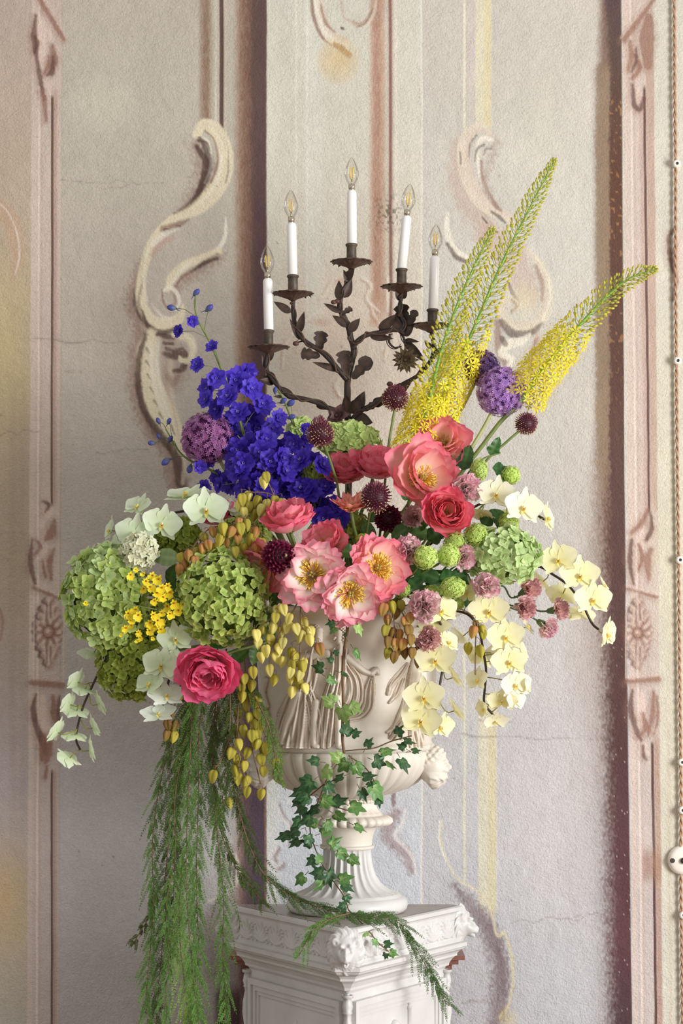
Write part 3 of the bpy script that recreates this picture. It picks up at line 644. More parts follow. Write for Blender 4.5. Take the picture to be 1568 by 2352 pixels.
def bearded(D):
    x, y, z = D.T; r = np.ones(len(D))*.74
    r += gauss(D, (0, -.06, 1), .13, .20)+gauss(D, (0, .10, 1), .13, .14)+gauss(D, (0, .34, 1), .3, .10)+gauss(D, (0, -.30, 1), .14, .10)
    r -= gauss(D, (0, .17, 1), .08, .05)+gauss(D, (0, -.24, 1), .06, .10)
    for s_ in (-1, 1):
        r -= gauss(D, (.26*s_, .12, 1), .12, .15)-gauss(D, (.25*s_, .11, 1), .05, .08)
        r += gauss(D, (.3*s_, .26, 1), .13, .10)+gauss(D, (.36*s_, -.12, 1), .16, .08)
        r += gauss(D, (.14*s_, -.22, 1), .08, .08)
    beard = np.clip((-.32-y)/.2, 0, 1)*np.clip((z+.3)/.4, 0, 1); a = np.arctan2(y, x)
    r += beard*(.22+.03*np.sin(x*22+4*np.sin(y*12))+.02*np.sin(y*24+x*9))
    hair = np.clip((y-.42+(.7-z)*.55)/.25, 0, 1)*np.clip(1-beard*2, 0, 1)
    r += hair*(.14+.045*np.sin(x*17+2*y)*np.sin(y*16+1+x)+.045*np.sin(z*17+x)*np.cos(y*16)+.015*np.sin((x+y)*40))
    out = D*r[:, None]; out[:, 1] *= 1.15
    return out
# lion masks: centre front, right corner in profile, left corner behind the greenery
d_f = Vector((0, -1, .05)); me = sculpt('lion_head', lion, 80, 120, M_MARBLE, .046)
chf = PLAN[0].lerp(PLAN[1], .5)
pp('lion_head', me).location = Vector((-.004, chf.y-.004, Z(50)));
def set_rot(o_, q): o_.rotation_mode = 'QUATERNION'; o_.rotation_quaternion = q
lions = [o_ for o_ in ped.children if o_.name.startswith('lion_head')]
set_rot(lions[0], look((0, -1, -.06)))
chr_ = PLAN[2].lerp(PLAN[3], .5); l2 = pp('lion_head', me); l2.location = Vector((chr_.x-AX+.006, chr_.y-.004, Z(46))); set_rot(l2, look((.95, -.35, -.05)))
chl = PLAN[4].lerp(PLAN[5], .5); l3 = pp('lion_head', me); l3.location = Vector((chl.x-AX-.006, chl.y-.004, Z(46))); set_rot(l3, look((-.95, -.35, -.05)))
for l_ in (l2, l3): l_.scale = (.92,)*3

# ---- urn
urn = empty('urn', (AX, 0, ZT), 'tall cream marble urn carved with dancing figures, standing on the pedestal', 'urn')
zz = lambda py: (1500-py)/1000*1.0+ZC-ZT   # height above the pedestal for a photo row at the axis depth
def ring(name, prof, n, mod=None, label=None, m=None, sm=True):
    b_ = MB(); b_.lathe([(r/1000, zz(py)) for r, py in prof], n, mod=mod)
    me_ = b_.mesh(name, m or M_MARBLE2, sm)
    return put(name, me_, urn, label=label)
BODY = [(30, 1700), (150, 1640), (215, 1440), (240, 1410), (252, 1400), (264, 1397), (270, 1401), (270, 1407), (262, 1412), (248, 1418), (232, 1432), (221, 1446), (214, 1462), (210, 1480), (208, 1500), (206, 1540), (203, 1590), (199, 1640), (195, 1680), (193, 1700), (196, 1706), (200, 1709), (201, 1714), (199, 1719), (194, 1722)]
sharp(ring('bowl', BODY, 128).data, .9)
def lobes(n, a, pw=.5):
    def f(th, i):
        u_ = (th*n/(2*PI)) % 1.0; u_ = u_*2-1; return a*((1-u_*u_)**pw-.6)
    return f
gpro = [(192, 1722), (195, 1726), (196, 1734), (194, 1748), (188, 1764), (177, 1780), (160, 1796), (138, 1810), (110, 1820), (80, 1827), (66, 1830)]
def gmod(th, i):
    k_ = [0, .6, 1, 1, 1, 1, 1, .9, .7, .4, 0][i]; return lobes(36, .0075)(th, i)*k_
ring('gadrooned_bowl', gpro, 36*8, gmod)
ring('collar', [(66, 1829), (60, 1832), (60, 1840), (66, 1842), (68, 1845), (64, 1850), (68, 1858), (76, 1866), (80, 1868), (80, 1871), (84, 1872)], 40*6, lambda th, i: (.0022*math.cos(20*th)*(1 if 5 <= i <= 7 else 0)))
bm_ = MB(); bm_.ball((0, 0, 0), .0052, 10, 8); bme = bm_.mesh('bead', M_MARBLE2)
for k in range(40):
    a_ = 2*PI*k/40; put('bead', bme, urn, (.0665*math.cos(a_), .0665*math.sin(a_), zz(1838)))
ring('egg_ring', [(84, 1872), (94, 1874), (101, 1880), (102, 1887), (97, 1893), (86, 1896), (72, 1897)], 28*8, lambda th, i: (lobes(28, .010)(th, i)*[0, .7, 1, 1, .8, .4, 0][i]), label='ring of carved egg shapes above the neck')
ring('neck', [(72, 1896), (66, 1903), (61, 1914), (58, 1928), (57, 1938), (57, 1943), (62, 1940), (62, 1947), (59, 1949)], 64)
fl = [(56, 1947), (55, 1950), (55.5, 1962), (57.5, 1980), (61, 1996), (67, 2012), (77, 2027), (91, 2039), (107, 2047), (118, 2051), (121, 2053)]
def fmod(th, i):
    k_ = [0, .3, 1, 1, 1, 1, 1, 1, .9, .3, 0][i]; u_ = (th*24/(2*PI)) % 1.0; u_ = abs(u_*2-1)
    return -(.0055+.004*i/10)*k_*math.sqrt(max(0, 1-(u_/.80)**2)) if u_ < .80 else 0
ring('fluted_foot', fl, 24*12, fmod, m=M_MARBLE)
ring('base_ring', [(100, 2048), (121, 2052), (122, 2056), (127, 2058), (134, 2062), (138, 2069), (139, 2077), (137, 2085), (131, 2091), (124, 2094), (0, 2094)], 80, m=M_MARBLE)
hl = sculpt('mask_head', bearded, 90, 130, M_MARBLE2, .046)
put('mask_head', hl, urn, (.192, -.055, zz(1757)), look((.965, -.26, -.04)), label='bearded curly-haired head on the right side')
put('mask_head', hl, urn, (-.192, -.055, zz(1757)), look((-.965, -.26, -.04)), label='bearded head on the left side behind the seed pods')

# figures carved in low relief: heights painted with limbs (capsules) and folds over the curved wall
def body_r(py): return np.interp(py, [q[1] for q in BODY[11:]], [q[0] for q in BODY[11:]])
def relief(name, x0, x1, y0, y1, parts, label=None):
    gx_ = np.arange(x0, x1+.1, 1.25); gy_ = np.arange(y0, y1+.1, 1.25); X_, Y_ = np.meshgrid(gx_, gy_)
    h = np.zeros(X_.shape)
    for kind, pts, hh, ex in parts:
        p = np.array(catmull([q[:2] for q in pts], 6)); rad = np.interp(np.linspace(0, 1, len(p)), np.linspace(0, 1, len(pts)), [q[2] for q in pts])
        best = np.full(X_.shape, 1e9); sg = np.zeros(X_.shape); tt = np.zeros(X_.shape)
        for i in range(len(p)-1):
            d_ = p[i+1]-p[i]; L2 = d_ @ d_+1e-9; t = np.clip(((X_-p[i, 0])*d_[0]+(Y_-p[i, 1])*d_[1])/L2, 0, 1)
            ex_ = X_-p[i, 0]-t*d_[0]; ey_ = Y_-p[i, 1]-t*d_[1]; dd = np.hypot(ex_, ey_)/(rad[i]+(rad[i+1]-rad[i])*t)
            k_ = dd < best; best = np.where(k_, dd, best); sg = np.where(k_, (d_[0]*ey_-d_[1]*ex_)/math.sqrt(L2)/(rad[i]+(rad[i+1]-rad[i])*t), sg); tt = np.where(k_, (i+t)/(len(p)-1), tt)
        prof = np.sqrt(np.clip(1-best**2, 0, 1))
        if kind == 'cloth':      # folds run along the stroke
            v = hh*prof**.6*(.62+.30*np.sin(sg*ex+2.2*np.sin(tt*3.0+sg))+.12*np.sin(sg*ex*2.3+tt*5))
        elif kind == 'hair':
            v = hh*prof*(.8+.25*np.sin(X_*.9)*np.sin(Y_*.9))
        else: v = hh*prof
        h = np.maximum(h, v)
    h = h*1.3
    rr = body_r(Y_)/1000; xr_ = np.clip((X_-797)/1000/(rr+h/1000*.5), -.995, .995); ph = np.arcsin(xr_); R_ = rr-.001+h/1000
    V = np.stack([R_*np.sin(ph), -R_*np.cos(ph), (1500-Y_)/1000+ZC-ZT], -1).reshape(-1, 3)
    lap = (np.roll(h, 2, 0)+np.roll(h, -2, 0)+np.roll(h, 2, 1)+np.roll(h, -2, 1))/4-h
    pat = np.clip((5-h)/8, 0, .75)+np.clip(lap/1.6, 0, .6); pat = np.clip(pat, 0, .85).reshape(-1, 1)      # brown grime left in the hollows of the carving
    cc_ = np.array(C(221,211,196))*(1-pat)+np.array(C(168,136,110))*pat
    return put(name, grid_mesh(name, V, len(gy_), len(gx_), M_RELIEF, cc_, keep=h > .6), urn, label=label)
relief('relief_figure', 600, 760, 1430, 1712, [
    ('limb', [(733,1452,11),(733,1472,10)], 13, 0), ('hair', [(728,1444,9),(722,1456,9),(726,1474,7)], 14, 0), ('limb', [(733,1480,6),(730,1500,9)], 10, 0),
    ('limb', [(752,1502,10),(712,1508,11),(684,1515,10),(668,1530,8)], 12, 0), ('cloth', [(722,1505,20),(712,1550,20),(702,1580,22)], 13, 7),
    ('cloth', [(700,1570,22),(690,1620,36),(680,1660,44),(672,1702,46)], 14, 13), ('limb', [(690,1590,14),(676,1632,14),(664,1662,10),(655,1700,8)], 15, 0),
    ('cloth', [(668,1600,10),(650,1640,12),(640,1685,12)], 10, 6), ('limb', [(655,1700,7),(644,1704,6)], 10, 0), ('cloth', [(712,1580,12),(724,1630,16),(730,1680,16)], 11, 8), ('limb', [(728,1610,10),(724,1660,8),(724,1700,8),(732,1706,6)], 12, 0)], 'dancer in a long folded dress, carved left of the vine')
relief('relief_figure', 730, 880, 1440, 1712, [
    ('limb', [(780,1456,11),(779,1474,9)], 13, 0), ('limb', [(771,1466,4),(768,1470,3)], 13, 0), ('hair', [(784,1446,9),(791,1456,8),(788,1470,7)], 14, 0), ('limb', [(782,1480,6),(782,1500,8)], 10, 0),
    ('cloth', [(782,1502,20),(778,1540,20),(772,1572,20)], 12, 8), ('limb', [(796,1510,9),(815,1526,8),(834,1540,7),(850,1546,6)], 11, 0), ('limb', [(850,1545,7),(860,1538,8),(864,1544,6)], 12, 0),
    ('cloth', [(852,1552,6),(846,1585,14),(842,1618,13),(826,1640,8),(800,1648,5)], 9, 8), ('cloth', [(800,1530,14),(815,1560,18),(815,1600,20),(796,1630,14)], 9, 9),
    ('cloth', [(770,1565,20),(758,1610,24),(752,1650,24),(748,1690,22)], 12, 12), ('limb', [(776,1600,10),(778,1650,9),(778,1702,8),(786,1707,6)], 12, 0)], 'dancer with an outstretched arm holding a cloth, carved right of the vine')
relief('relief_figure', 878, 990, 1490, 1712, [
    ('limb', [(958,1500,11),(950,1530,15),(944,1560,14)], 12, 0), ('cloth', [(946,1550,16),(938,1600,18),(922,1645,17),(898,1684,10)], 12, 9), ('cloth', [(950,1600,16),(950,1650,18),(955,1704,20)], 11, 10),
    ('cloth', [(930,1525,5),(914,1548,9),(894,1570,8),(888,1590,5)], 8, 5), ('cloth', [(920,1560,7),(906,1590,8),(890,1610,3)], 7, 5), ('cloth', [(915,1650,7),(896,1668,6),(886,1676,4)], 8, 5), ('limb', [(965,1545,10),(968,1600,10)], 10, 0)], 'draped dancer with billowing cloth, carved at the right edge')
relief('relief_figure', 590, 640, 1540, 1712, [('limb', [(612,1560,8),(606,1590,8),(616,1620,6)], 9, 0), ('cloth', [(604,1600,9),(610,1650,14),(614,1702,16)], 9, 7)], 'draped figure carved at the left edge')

# ---- porcelain wiring on the right of the wall
M_PORC = mat('porcelain', C(238,232,220), .18, coat=.4); M_DARK = mat('dark_bore', C(50,40,36), .6); M_CORD = mat('cloth_cord', C(176,140,112), .8, bump=(900, .4, .001))
cord = empty('twisted_cable', P(1552, 1000, WY-.012), 'beige twisted cloth-covered electric cable running down the wall edge', 'cable')
cpath = [(1546,-260),(1548,0),(1549,200),(1551,380),(1551,600),(1553,831),(1555,1050),(1558,1287),(1560,1500),(1563,1750),(1564,1860),(1563,1975),(1564,2100),(1566,2230),(1567,2480)]
cc_ = catmull(cpath, 40); 
for s_ in (0, 1):
    pts = []
    for i, (x_, y_) in enumerate(cc_):
        a_ = y_/22.0*PI+PI*s_; p_ = P(x_, y_, WY-.011); p_ += Vector((math.cos(a_), math.sin(a_), 0))*.0023; pts.append(p_-cord.location)
    b_ = MB(); b_.tube(pts, .0025, 6); put('strand', b_.mesh('strand', M_CORD), cord)
for (x_, y_), wh in zip(((1551,380),(1553,831),(1558,1287),(1563,1750),(1564,1860),(1566,2100)), ('topmost', 'second from the top', 'third from the top', 'upper of the close pair above the switch', 'lower of the close pair just above the switch', 'below the round switch')):
    k_ = empty('cable_knob', P(x_, y_, WY), 'white porcelain cable knob on the wall, '+wh, 'knob', 'porcelain cable knobs', look((0, -1, 0)))
    b_ = MB(); b_.lathe([(.0085, 0), (.0085, .004), (.006, .006), (.006, .014), (.0098, .016), (.0105, .020), (.0085, .0245), (.004, .026), (.0035, .024)], 24)
    put('insulator', b_.mesh('insulator', M_PORC), k_); b_ = MB(); b_.lathe([(0, .0235), (.003, .0248), (.0036, .0248)], 12); b_.lathe([(.0036, .0248), (.0036, .020)], 12); put('bore', b_.mesh('bore', M_DARK), k_)
sw = empty('rotary_switch', P(1566, 1975, WY), 'round white porcelain switch on the wall under the cable knobs', 'switch', rot=look((0, -1, 0)))
b_ = MB(); b_.lathe([(.037, 0), (.0375, .006), (.036, .012), (.033, .017), (.027, .020), (.012, .0215), (0, .0215)], 48); put('housing', b_.mesh('housing', M_PORC), sw)
b_ = MB(); b_.lathe([(.0075, .020), (.0075, .028), (.006, .030), (0, .030)], 20); put('turn_knob', b_.mesh('turn_knob', M_DARK), sw)
for s_ in (-1, 1): b_ = MB(); b_.lathe([(.006, .017), (.006, .0208), (.0048, .0208)], 14, p=(-.027*s_*-1, 0, 0)); b_.lathe([(.0048, .0205), (0, .0205)], 14, c=(1, 1, 1), p=(.027*s_, 0, 0)); put('screw', b_.mesh('screw', M_DARK), sw)
# ---------------------------------------------------------------- wrought-iron candelabrum standing behind the flowers
M_IRON = mat('bronzed_iron', None, .55, metal=.25, noise=(60, .45), bump=(220, .25, .002))
M_TUBE = mat('candle_white', C(244,242,238), .3, coat=.2); M_NICK = mat('nickel', C(200,190,170), .25, metal=1.0); M_FIL = mat('filament_yellow', C(246,206,96), .5)
IR = C(54,44,39); IR2 = C(80,58,45); IRR = C(92,60,52)
def glass():
    m = bpy.data.materials.new('bulb_glass'); m.use_nodes = True; nt = m.node_tree; N = nt.nodes; L = nt.links
    N.remove(N['Principled BSDF'])
    t = N.new('ShaderNodeBsdfTransparent'); t.inputs[0].default_value = (.965, .955, .93, 1); g = N.new('ShaderNodeBsdfGlossy'); g.inputs['Roughness'].default_value = .03
    fr = N.new('ShaderNodeLayerWeight'); fr.inputs['Blend'].default_value = .28; mx = N.new('ShaderNodeMixShader')
    ml = N.new('ShaderNodeMath'); ml.operation = 'MULTIPLY'; ml.inputs[1].default_value = .65; L.new(fr.outputs['Fresnel'], ml.inputs[0])
    L.new(ml.outputs[0], mx.inputs[0]); L.new(t.outputs[0], mx.inputs[1]); L.new(g.outputs[0], mx.inputs[2]); L.new(mx.outputs[0], N['Material Output'].inputs['Surface'])
    return m
M_GLASS = glass()
CY_ = 0.10
cd = empty('candelabrum', P(800, 985, CY_), 'dark iron five-armed candelabrum of leafy vines with white electric candles', 'candelabrum')
O0 = cd.location
def rel3(p): return Vector(p)-O0
def cpart(name, b_, mt=None, label=None, parent=None):
    return put(name, b_.mesh(name, mt or M_IRON), cd if parent is None else parent, label=label)
def leaf_mb(L, W, lobes_=0, fold=.25, curl=.3, c=IR, nu=9):
    """leaf from the origin along +X, face to +Z"""
    V = []; Fc = []; cs = []
    for i in range(nu+1):
        t = i/nu; w = W/2*(math.sin(PI*min(1, t**.75))**.8*(1-.25*t)+.02)
        if lobes_: w = W/2*(.25+.75*t**.8)*(abs(math.sin(PI*(t*lobes_)))**.5*.6+.4)*(1 if t < .93 else .55)
        x = L*t; z0 = -curl*L*t*t*.5
        for s_ in (-1, -.5, 0, .5, 1): V.append((x+(0.06*L*(1-abs(s_)) if i == nu else 0), w*s_, z0+fold*abs(s_)*w)); cs.append(mixc(c, IR2, .25+.5*(abs(s_) < .1)))
    for i in range(nu):
        for k in range(4): Fc.append((i*5+k, (i+1)*5+k, (i+1)*5+k+1, i*5+k+1))
    return V, Fc, cs
rC = random.Random(3)
def cleaf(bx, by, tx, ty, w=.35, lob=0, dy=-.012, c=IR, name='leaf'):
    a = P(bx, by, CY_-.006); t = P(tx, ty, CY_+dy+rC.uniform(-.012, .006)); d = t-a
    b_ = MB(); v, f, cs = leaf_mb(d.length*1.08, d.length*w*1.35, lob, fold=rC.uniform(.15, .5), curl=rC.uniform(0, .3), c=c)
    b_.add(v, f, cs)
    return put(name, b_.mesh(name, M_IRON), cd, a-O0, frame(d, Vector((rC.uniform(-.4, .4), -1, rC.uniform(-.3, .4)))))
def arm(pts, r0, r1, name='arm'):
    path = [P(x, y, CY_+dy) for x, y, dy in catmull([q if len(q) == 3 else (*q, 0) for q in pts], 8)]
    n = len(path); b_ = MB(); b_.tube([rel3(p) for p in path], [r0+(r1-r0)*i/(n-1) for i in range(n)], 8, IR)
    b_.tube([rel3(p)+Vector((.006*math.cos(i*.35), -.004, .006*math.sin(i*.35))) for i, p in enumerate(path)], [(r0+(r1-r0)*i/(n-1))*.45 for i in range(n)], 6, IR2)
    return cpart(name, b_)
arm([(799,1640,-.08),(800,1400,-.05),(800,1120),(800,985),(797,930),(798,876),(808,830),(812,802),(805,775),(801,755),(790,729),(780,710),(781,690),(783,678),(793,659),(803,634),(806,612)], .0085, .0055, 'stem')
arm([(796,872,-.004),(783,857,-.01),(764,834,-.012),(739,809,-.012),(700,783,-.01),(684,764,-.006),(676,739),(673,716),(673,694),(672,680)], .0065, .0048)
arm([(798,958,-.004),(775,944,-.012),(751,936,-.016),(726,924,-.018),(688,914,-.02),(665,911,-.02),(646,895,-.02),(627,873,-.016),(613,850,-.012),(612,828,-.012),(616,800,-.012)], .0065, .0048)
arm([(811,802,-.002),(816,790,-.006),(825,780,-.01),(844,769,-.012),(879,762,-.012),(901,758,-.012),(920,757,-.01),(926,742,-.01),(920,723,-.01),(917,705,-.01),(921,685,-.01),(922,664,-.01)], .0062, .0045)
arm([(802,972,-.002),(825,946,-.008),(860,927,-.012),(884,910,-.012),(920,885,-.005),(960,862,.0),(988,830,.0),(996,800,.0),(992,770,.0),(987,750,.0)], .0062, .0045)
arm([(915,760),(925,772,-.01),(930,790,-.012),(931,808,-.014)], .003, .0025, 'twig'); arm([(895,768),(893,785,-.006),(905,798,-.008),(922,796,-.008)], .003, .002, 'twig'); arm([(700,783),(688,785,-.006),(681,788,-.01)], .0022, .0018, 'twig'); arm([(884,910),(892,895,-.01),(895,884,-.012)], .0025, .002, 'twig')
for x_, y_, r_ in ((679,789,.0058), (766,694,.0055), (774,692,.0055), (895,882,.006)):
    b_ = MB(); b_.ball(rel3(P(x_, y_, CY_-.014)), (r_*1.25, r_, r_), 10, 8, IRR); cpart('berry', b_, label='reddish iron berry')
def candle(cup, pan, base, top, bulb_top, wtube=22):
    """cup: (x, y0, y1) holder; pan: (x, y) drip pan centre; base, top: tube axis ends; bulb_top: tip of the bulb"""
    Yc = CY_-.012
    b_ = MB()                        # drip pan: scalloped saucer with hanging leaves below
    n = 14; c0 = rel3(P(*pan, Yc))
    prof = [(.006, -.004), (.018, -.002), (.032, .002), (.043, .005), (.0475, .004), (.048, .002), (.043, .002), (.030, -.002), (.012, -.010), (.006, -.014)]
    def pm(th, i): return (.0022*math.cos(n*th) if 3 <= i <= 6 else 0)
    b_.lathe([(r, z) for r, z in prof], n*6, IR2, pm, c0); 
    for k in range(n):
        a_ = 2*PI*k/n; v, f, cs = leaf_mb(.030, .016, 0, .2, -.2, IRR)
        b_.add(v, f, [mixc(q, IR2, .4) for q in cs], Matrix.Translation(c0+Vector((.012*math.cos(a_), .012*math.sin(a_), -.010))) @ Matrix.Rotation(a_, 4, 'Z') @ Matrix.Rotation(-.30, 4, 'Y'))
        v, f, cs = leaf_mb(.014, .012, 0, .2, .5, IRR)
        b_.add(v, f, cs, Matrix.Translation(c0+Vector((.036*math.cos(a_), .036*math.sin(a_), .004))) @ Matrix.Rotation(a_+rC.uniform(-.1, .1), 4, 'Z') @ Matrix.Rotation(rC.uniform(-.1, .35), 4, 'Y'))
    cpart('drip_pan', b_)
    x_, ya, yb = cup; r_ = S(12.5, Yc); h_ = S(yb-ya, Yc); b_ = MB(); cc0 = rel3(P(x_, yb, Yc))
    b_.lathe([(r_*.9, 0), (r_*.92, h_*.1), (r_*.9, h_*.8), (r_*1.02, h_*.84), (r_*1.12, h_*.9), (r_*1.12, h_*.96), (r_*1.0, h_), (r_*.85, h_*.98), (r_*.85, h_*.5)], 24, C(84,72,60), p=cc0); cpart('candle_cup', b_)
    A = P(*base, Yc); B = P(*top, Yc); ax = (B-A); L_ = ax.length; q = look(ax); rt = S(wtube/2, Yc)
    tub = MB(); tub.lathe([(rt*.8, -.012), (rt*.8, 0), (rt, .001), (rt, L_*.93), (rt*.97, L_*.96), (rt*.78, L_*.99), (rt*.6, L_)], 28)
    to = put('candle_tube', tub.mesh('candle_tube', M_TUBE), cd, A-O0, q, label='white candle sleeve')
    Lb = (P(*bulb_top, Yc)-B).length; z0 = L_
    b_ = MB(); b_.lathe([(rt*.62, z0-.002), (rt*.62, z0+.004), (rt*.66, z0+.004), (rt*.70, z0+.006), (rt*.70, z0+.013), (rt*.62, z0+.014), (0, z0+.014)], 20); put('bulb_cap', b_.mesh('bulb_cap', M_NICK), to, label='nickel bulb cap')
    rb_ = S(16.5, Yc); Lg = Lb-.013; zg = z0+.013
    b_ = MB(); b_.lathe([(rb_*.42, zg), (rb_*.55, zg+Lg*.05), (rb_*.86, zg+Lg*.2), (rb_, zg+Lg*.36), (rb_*.96, zg+Lg*.48), (rb_*.78, zg+Lg*.66), (rb_*.5, zg+Lg*.83), (rb_*.24, zg+Lg*.93), (rb_*.08, zg+Lg*.985), (.0001, zg+Lg)], 32); put('bulb', b_.mesh('bulb', M_GLASS), to, label='clear glass candle bulb')
    b_ = MB()
    for k in range(4):
        a_ = PI/4+PI/2*k; px_, py_ = rb_*.30*math.cos(a_), rb_*.30*math.sin(a_); b_.tube([(px_*.8, py_*.8, zg+Lg*.24), (px_, py_, zg+Lg*.62)], .0013, 6)
    put('filament', b_.mesh('filament', M_FIL), to, label='yellow filament rods')
    b_ = MB(); b_.tube([(0, 0, zg), (0, 0, zg+Lg*.2)], .0016, 6)
    for k in range(4): a_ = PI/4+PI/2*k; b_.tube([(0, 0, zg+Lg*.15), (rb_*.25*math.cos(a_), rb_*.25*math.sin(a_), zg+Lg*.24)], .0005, 4)
    put('filament_stem', b_.mesh('filament_stem', M_NICK), to)
candle((616, 758, 796), (617, 800), (617, 760), (614.5, 640), (613, 563))
candle((672.5, 632, 670), (672, 677), (672, 634), (669, 512), (667, 435))
candle((807, 560, 598), (807, 604), (808, 562), (807.5, 437), (807, 361))
candle((922, 617, 655), (922, 661), (922, 620), (934, 496), (940, 421))
candle((993, 710, 746), (988, 750), (994, 712), (998.5, 588), (1000, 514))
for q in ((668,718,632,694), (687,764,697,720), (687,780,667,735,.2), (732,806,739,766,.8,2.5), (735,818,696,812,.7,2.5), (780,850,724,834,.22), (796,857,789,811,.75,2.5), (809,870,846,828,.6,3.5), (783,716,747,700,.3), (783,723,805,709,.6,2.5), (798,751,767,725,.4), (802,761,824,734,.5),
          (781,690,777,648,.45), (789,684,807,645,.42), (796,642,812,620,.6), (800,648,790,622,.4), (871,761,905,726,.42), (897,727,926,764,.35), (927,766,922,706,.6,2.5), (928,764,952,718,.4,2.5), (848,770,897,778,.3), (928,781,960,785,.28), (930,784,974,829,.24), (927,772,948,748,.5), (923,686,932,664,.5), (920,690,910,662,.5),
          (630,882,600,864,.45), (613,828,628,812,.5), (614,846,603,818,.4), (613,855,634,880,.45), (630,879,600,872,.4), (671,917,648,889,.42), (648,912,629,911,.3), (726,928,752,940,.35), (796,948,793,910,.55), (812,945,836,903,.5), (834,944,875,920,.5,3.5), (815,962,852,970,.75), (806,950,826,915,.6), (904,902,940,881,.5), (806,975,812,1000,.6), (905,905,930,893,.4), (880,915,893,925,.4), (990,800,976,785,.5), (996,815,1010,800,.5)):
    cleaf(*q)
def iron_flower(px, py, rpx, layers, facing, label, c1, c2):
    ctr = P(px, py, CY_-.025); q = look(facing); b_ = MB()
    for n, L_, w_, tilt in layers:
        for k in range(n):
            a_ = 2*PI*k/n+rC.uniform(-.1, .1); v, f, cs = leaf_mb(S(rpx)*L_, S(rpx)*w_, 0, .3, .2, c1)
            b_.add(v, f, [mixc(c1, c2, rC.random())]*len(v), Matrix.Rotation(a_, 4, 'Z') @ Matrix.Rotation(-tilt+rC.uniform(-.12, .12), 4, 'Y'))
    b_.ball((0, 0, .004), .006, 8, 6, c1)
    put('iron_flower', b_.mesh('iron_flower', M_IRON), cd, ctr-O0, q, label=label)
iron_flower(931, 826, 32, [(16, 1.0, .42, .1), (14, .75, .36, .5), (12, .5, .28, .9)], (-.15, -.95, -.25), 'many-petalled iron daisy hanging from the right arm', C(84,70,52), C(120,104,74))
iron_flower(775, 956, 30, [(5, 1.0, .9, .35), (5, .7, .7, .9)], (-.3, -.9, .2), 'reddish iron rose at the foot', C(92,62,62), C(110,82,76))
# ---------------------------------------------------------------- flower building blocks
M_PETAL = mat('petal', None, .5, transl=.34, var=.07, spec=.3)
M_WAX = mat('orchid_petal', None, .45, transl=.30, var=.03, spec=.35)
M_STAMEN = mat('stamen', None, .6, transl=.15)
M_GREEN = mat('stem_green', C(112,128,62), .5, noise=(40, .2)); M_STEMD = mat('stem_dark', C(58,52,34), .5, noise=(40, .2)); M_STEML = mat('stem_pale', C(168,172,112), .5, noise=(30, .15))
M_LEAF = mat('leaf', None, .4, transl=.18, var=.18, noise=(90, .12), spec=.45)
M_FLORET = mat('floret', None, .55, transl=.30, var=.12, spec=.3)
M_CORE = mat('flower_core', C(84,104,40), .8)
M_BUD = mat('bud', None, .5, transl=.12)
M_POD = mat('pod', None, .75, transl=.30, var=.14, noise=(120, .12), spec=.35)
M_WOOD = mat('twig', C(112,84,58), .6, noise=(60, .25))
RIM = Vector((AX, 0.0, ZC+0.02))
def wtube(name, parent, pts, r, m=None, n=6, col=(1, 1, 1), label=None, kind=None):
    """tube given in world coordinates, as a part of parent"""
    Mi = rootmat(parent).inverted(); b_ = MB(); b_.tube([Mi @ Vector(p) for p in pts], r, n, col)
    return put(name, b_.mesh(name, m or M_GREEN), parent, label=label, kind=kind)
def bez(p0, p1, p2, p3, n=10):
    return [p0*(1-t)**3+p1*3*t*(1-t)**2+p2*3*t*t*(1-t)+p3*t**3 for t in [i/n for i in range(n+1)]]
rS = random.Random(17)
def urn_stem(root, ctr, facing, r=.0035, m=None, back=.07, n=8):
    """stem from behind the flower head down into the urn"""
    t = Vector((AX+rS.uniform(-.09, .09), rS.uniform(-.06, .10), ZC-.02+rS.uniform(-.04, .02)))
    d = Vector(facing).normalized()
    return wtube('stem', root, bez(ctr-d*.004, ctr-d*back, t+Vector((0, 0, .12)), t, n), r, m, 6)

def petal(nu=8, nv=6, W=.5, a0=.2, a1=1.0, cup=.3, rnd=.35, base=.25, peak=.65, ruf=.0, notch=0, seed=0, col=None, L=1.0, fr=5.0, edge=.35):
    """petal of length L from the origin outward along +X, bending up to +Z. col(t, s) -> colour"""
    r = random.Random(seed); ph = [r.uniform(0, 6.28) for _ in range(4)]
    V = []; Cc = []; Fc = []; cx = cz = 0.0; prev = 0
    path = []
    M_ = 24; x = z = 0
    for i in range(M_+1):
        t = i/M_; a = a0+(a1-a0)*t; path.append((x, z, a)); x += math.cos(a)/M_; z += math.sin(a)/M_
    def at(t):
        t = max(0, min(1.0, t))*M_; i = min(int(t), M_-1); f = t-i; p, q = path[i], path[i+1]
        return tuple(p[k]+(q[k]-p[k])*f for k in range(3))
    for i in range(nu+1):
        t = i/nu
        w = base+(1-base)*math.sin(PI/2*min(1, t/peak)) if t < peak else 1-(1-edge)*((t-peak)/(1-peak))**2
        for k in range(nv+1):
            s_ = -1+2*k/nv
            tt = t*(1-rnd*s_*s_*t)-notch*math.exp(-(s_/.22)**2)*t**4
            tt += ruf*.5*math.sin(s_*fr+ph[0])*t**4+ruf*.3*math.sin(s_*fr*2.3+ph[1])*t**4
            x, z, a = at(tt)
            if tt > 1: x += (tt-1)*math.cos(a); z += (tt-1)*math.sin(a)
            nn = cup*W*s_*s_*w+ruf*.35*math.sin(s_*fr*1.4+ph[2])*t*t
            V.append(((x-math.sin(a)*nn)*L, W*s_*w*L, (z+math.cos(a)*nn)*L)); Cc.append(col(t, s_) if col else (1, 1, 1))
    n1 = nv+1
    for i in range(nu):
        for k in range(nv): Fc.append((i*n1+k, (i+1)*n1+k, (i+1)*n1+k+1, i*n1+k+1))
    return V, Fc, Cc
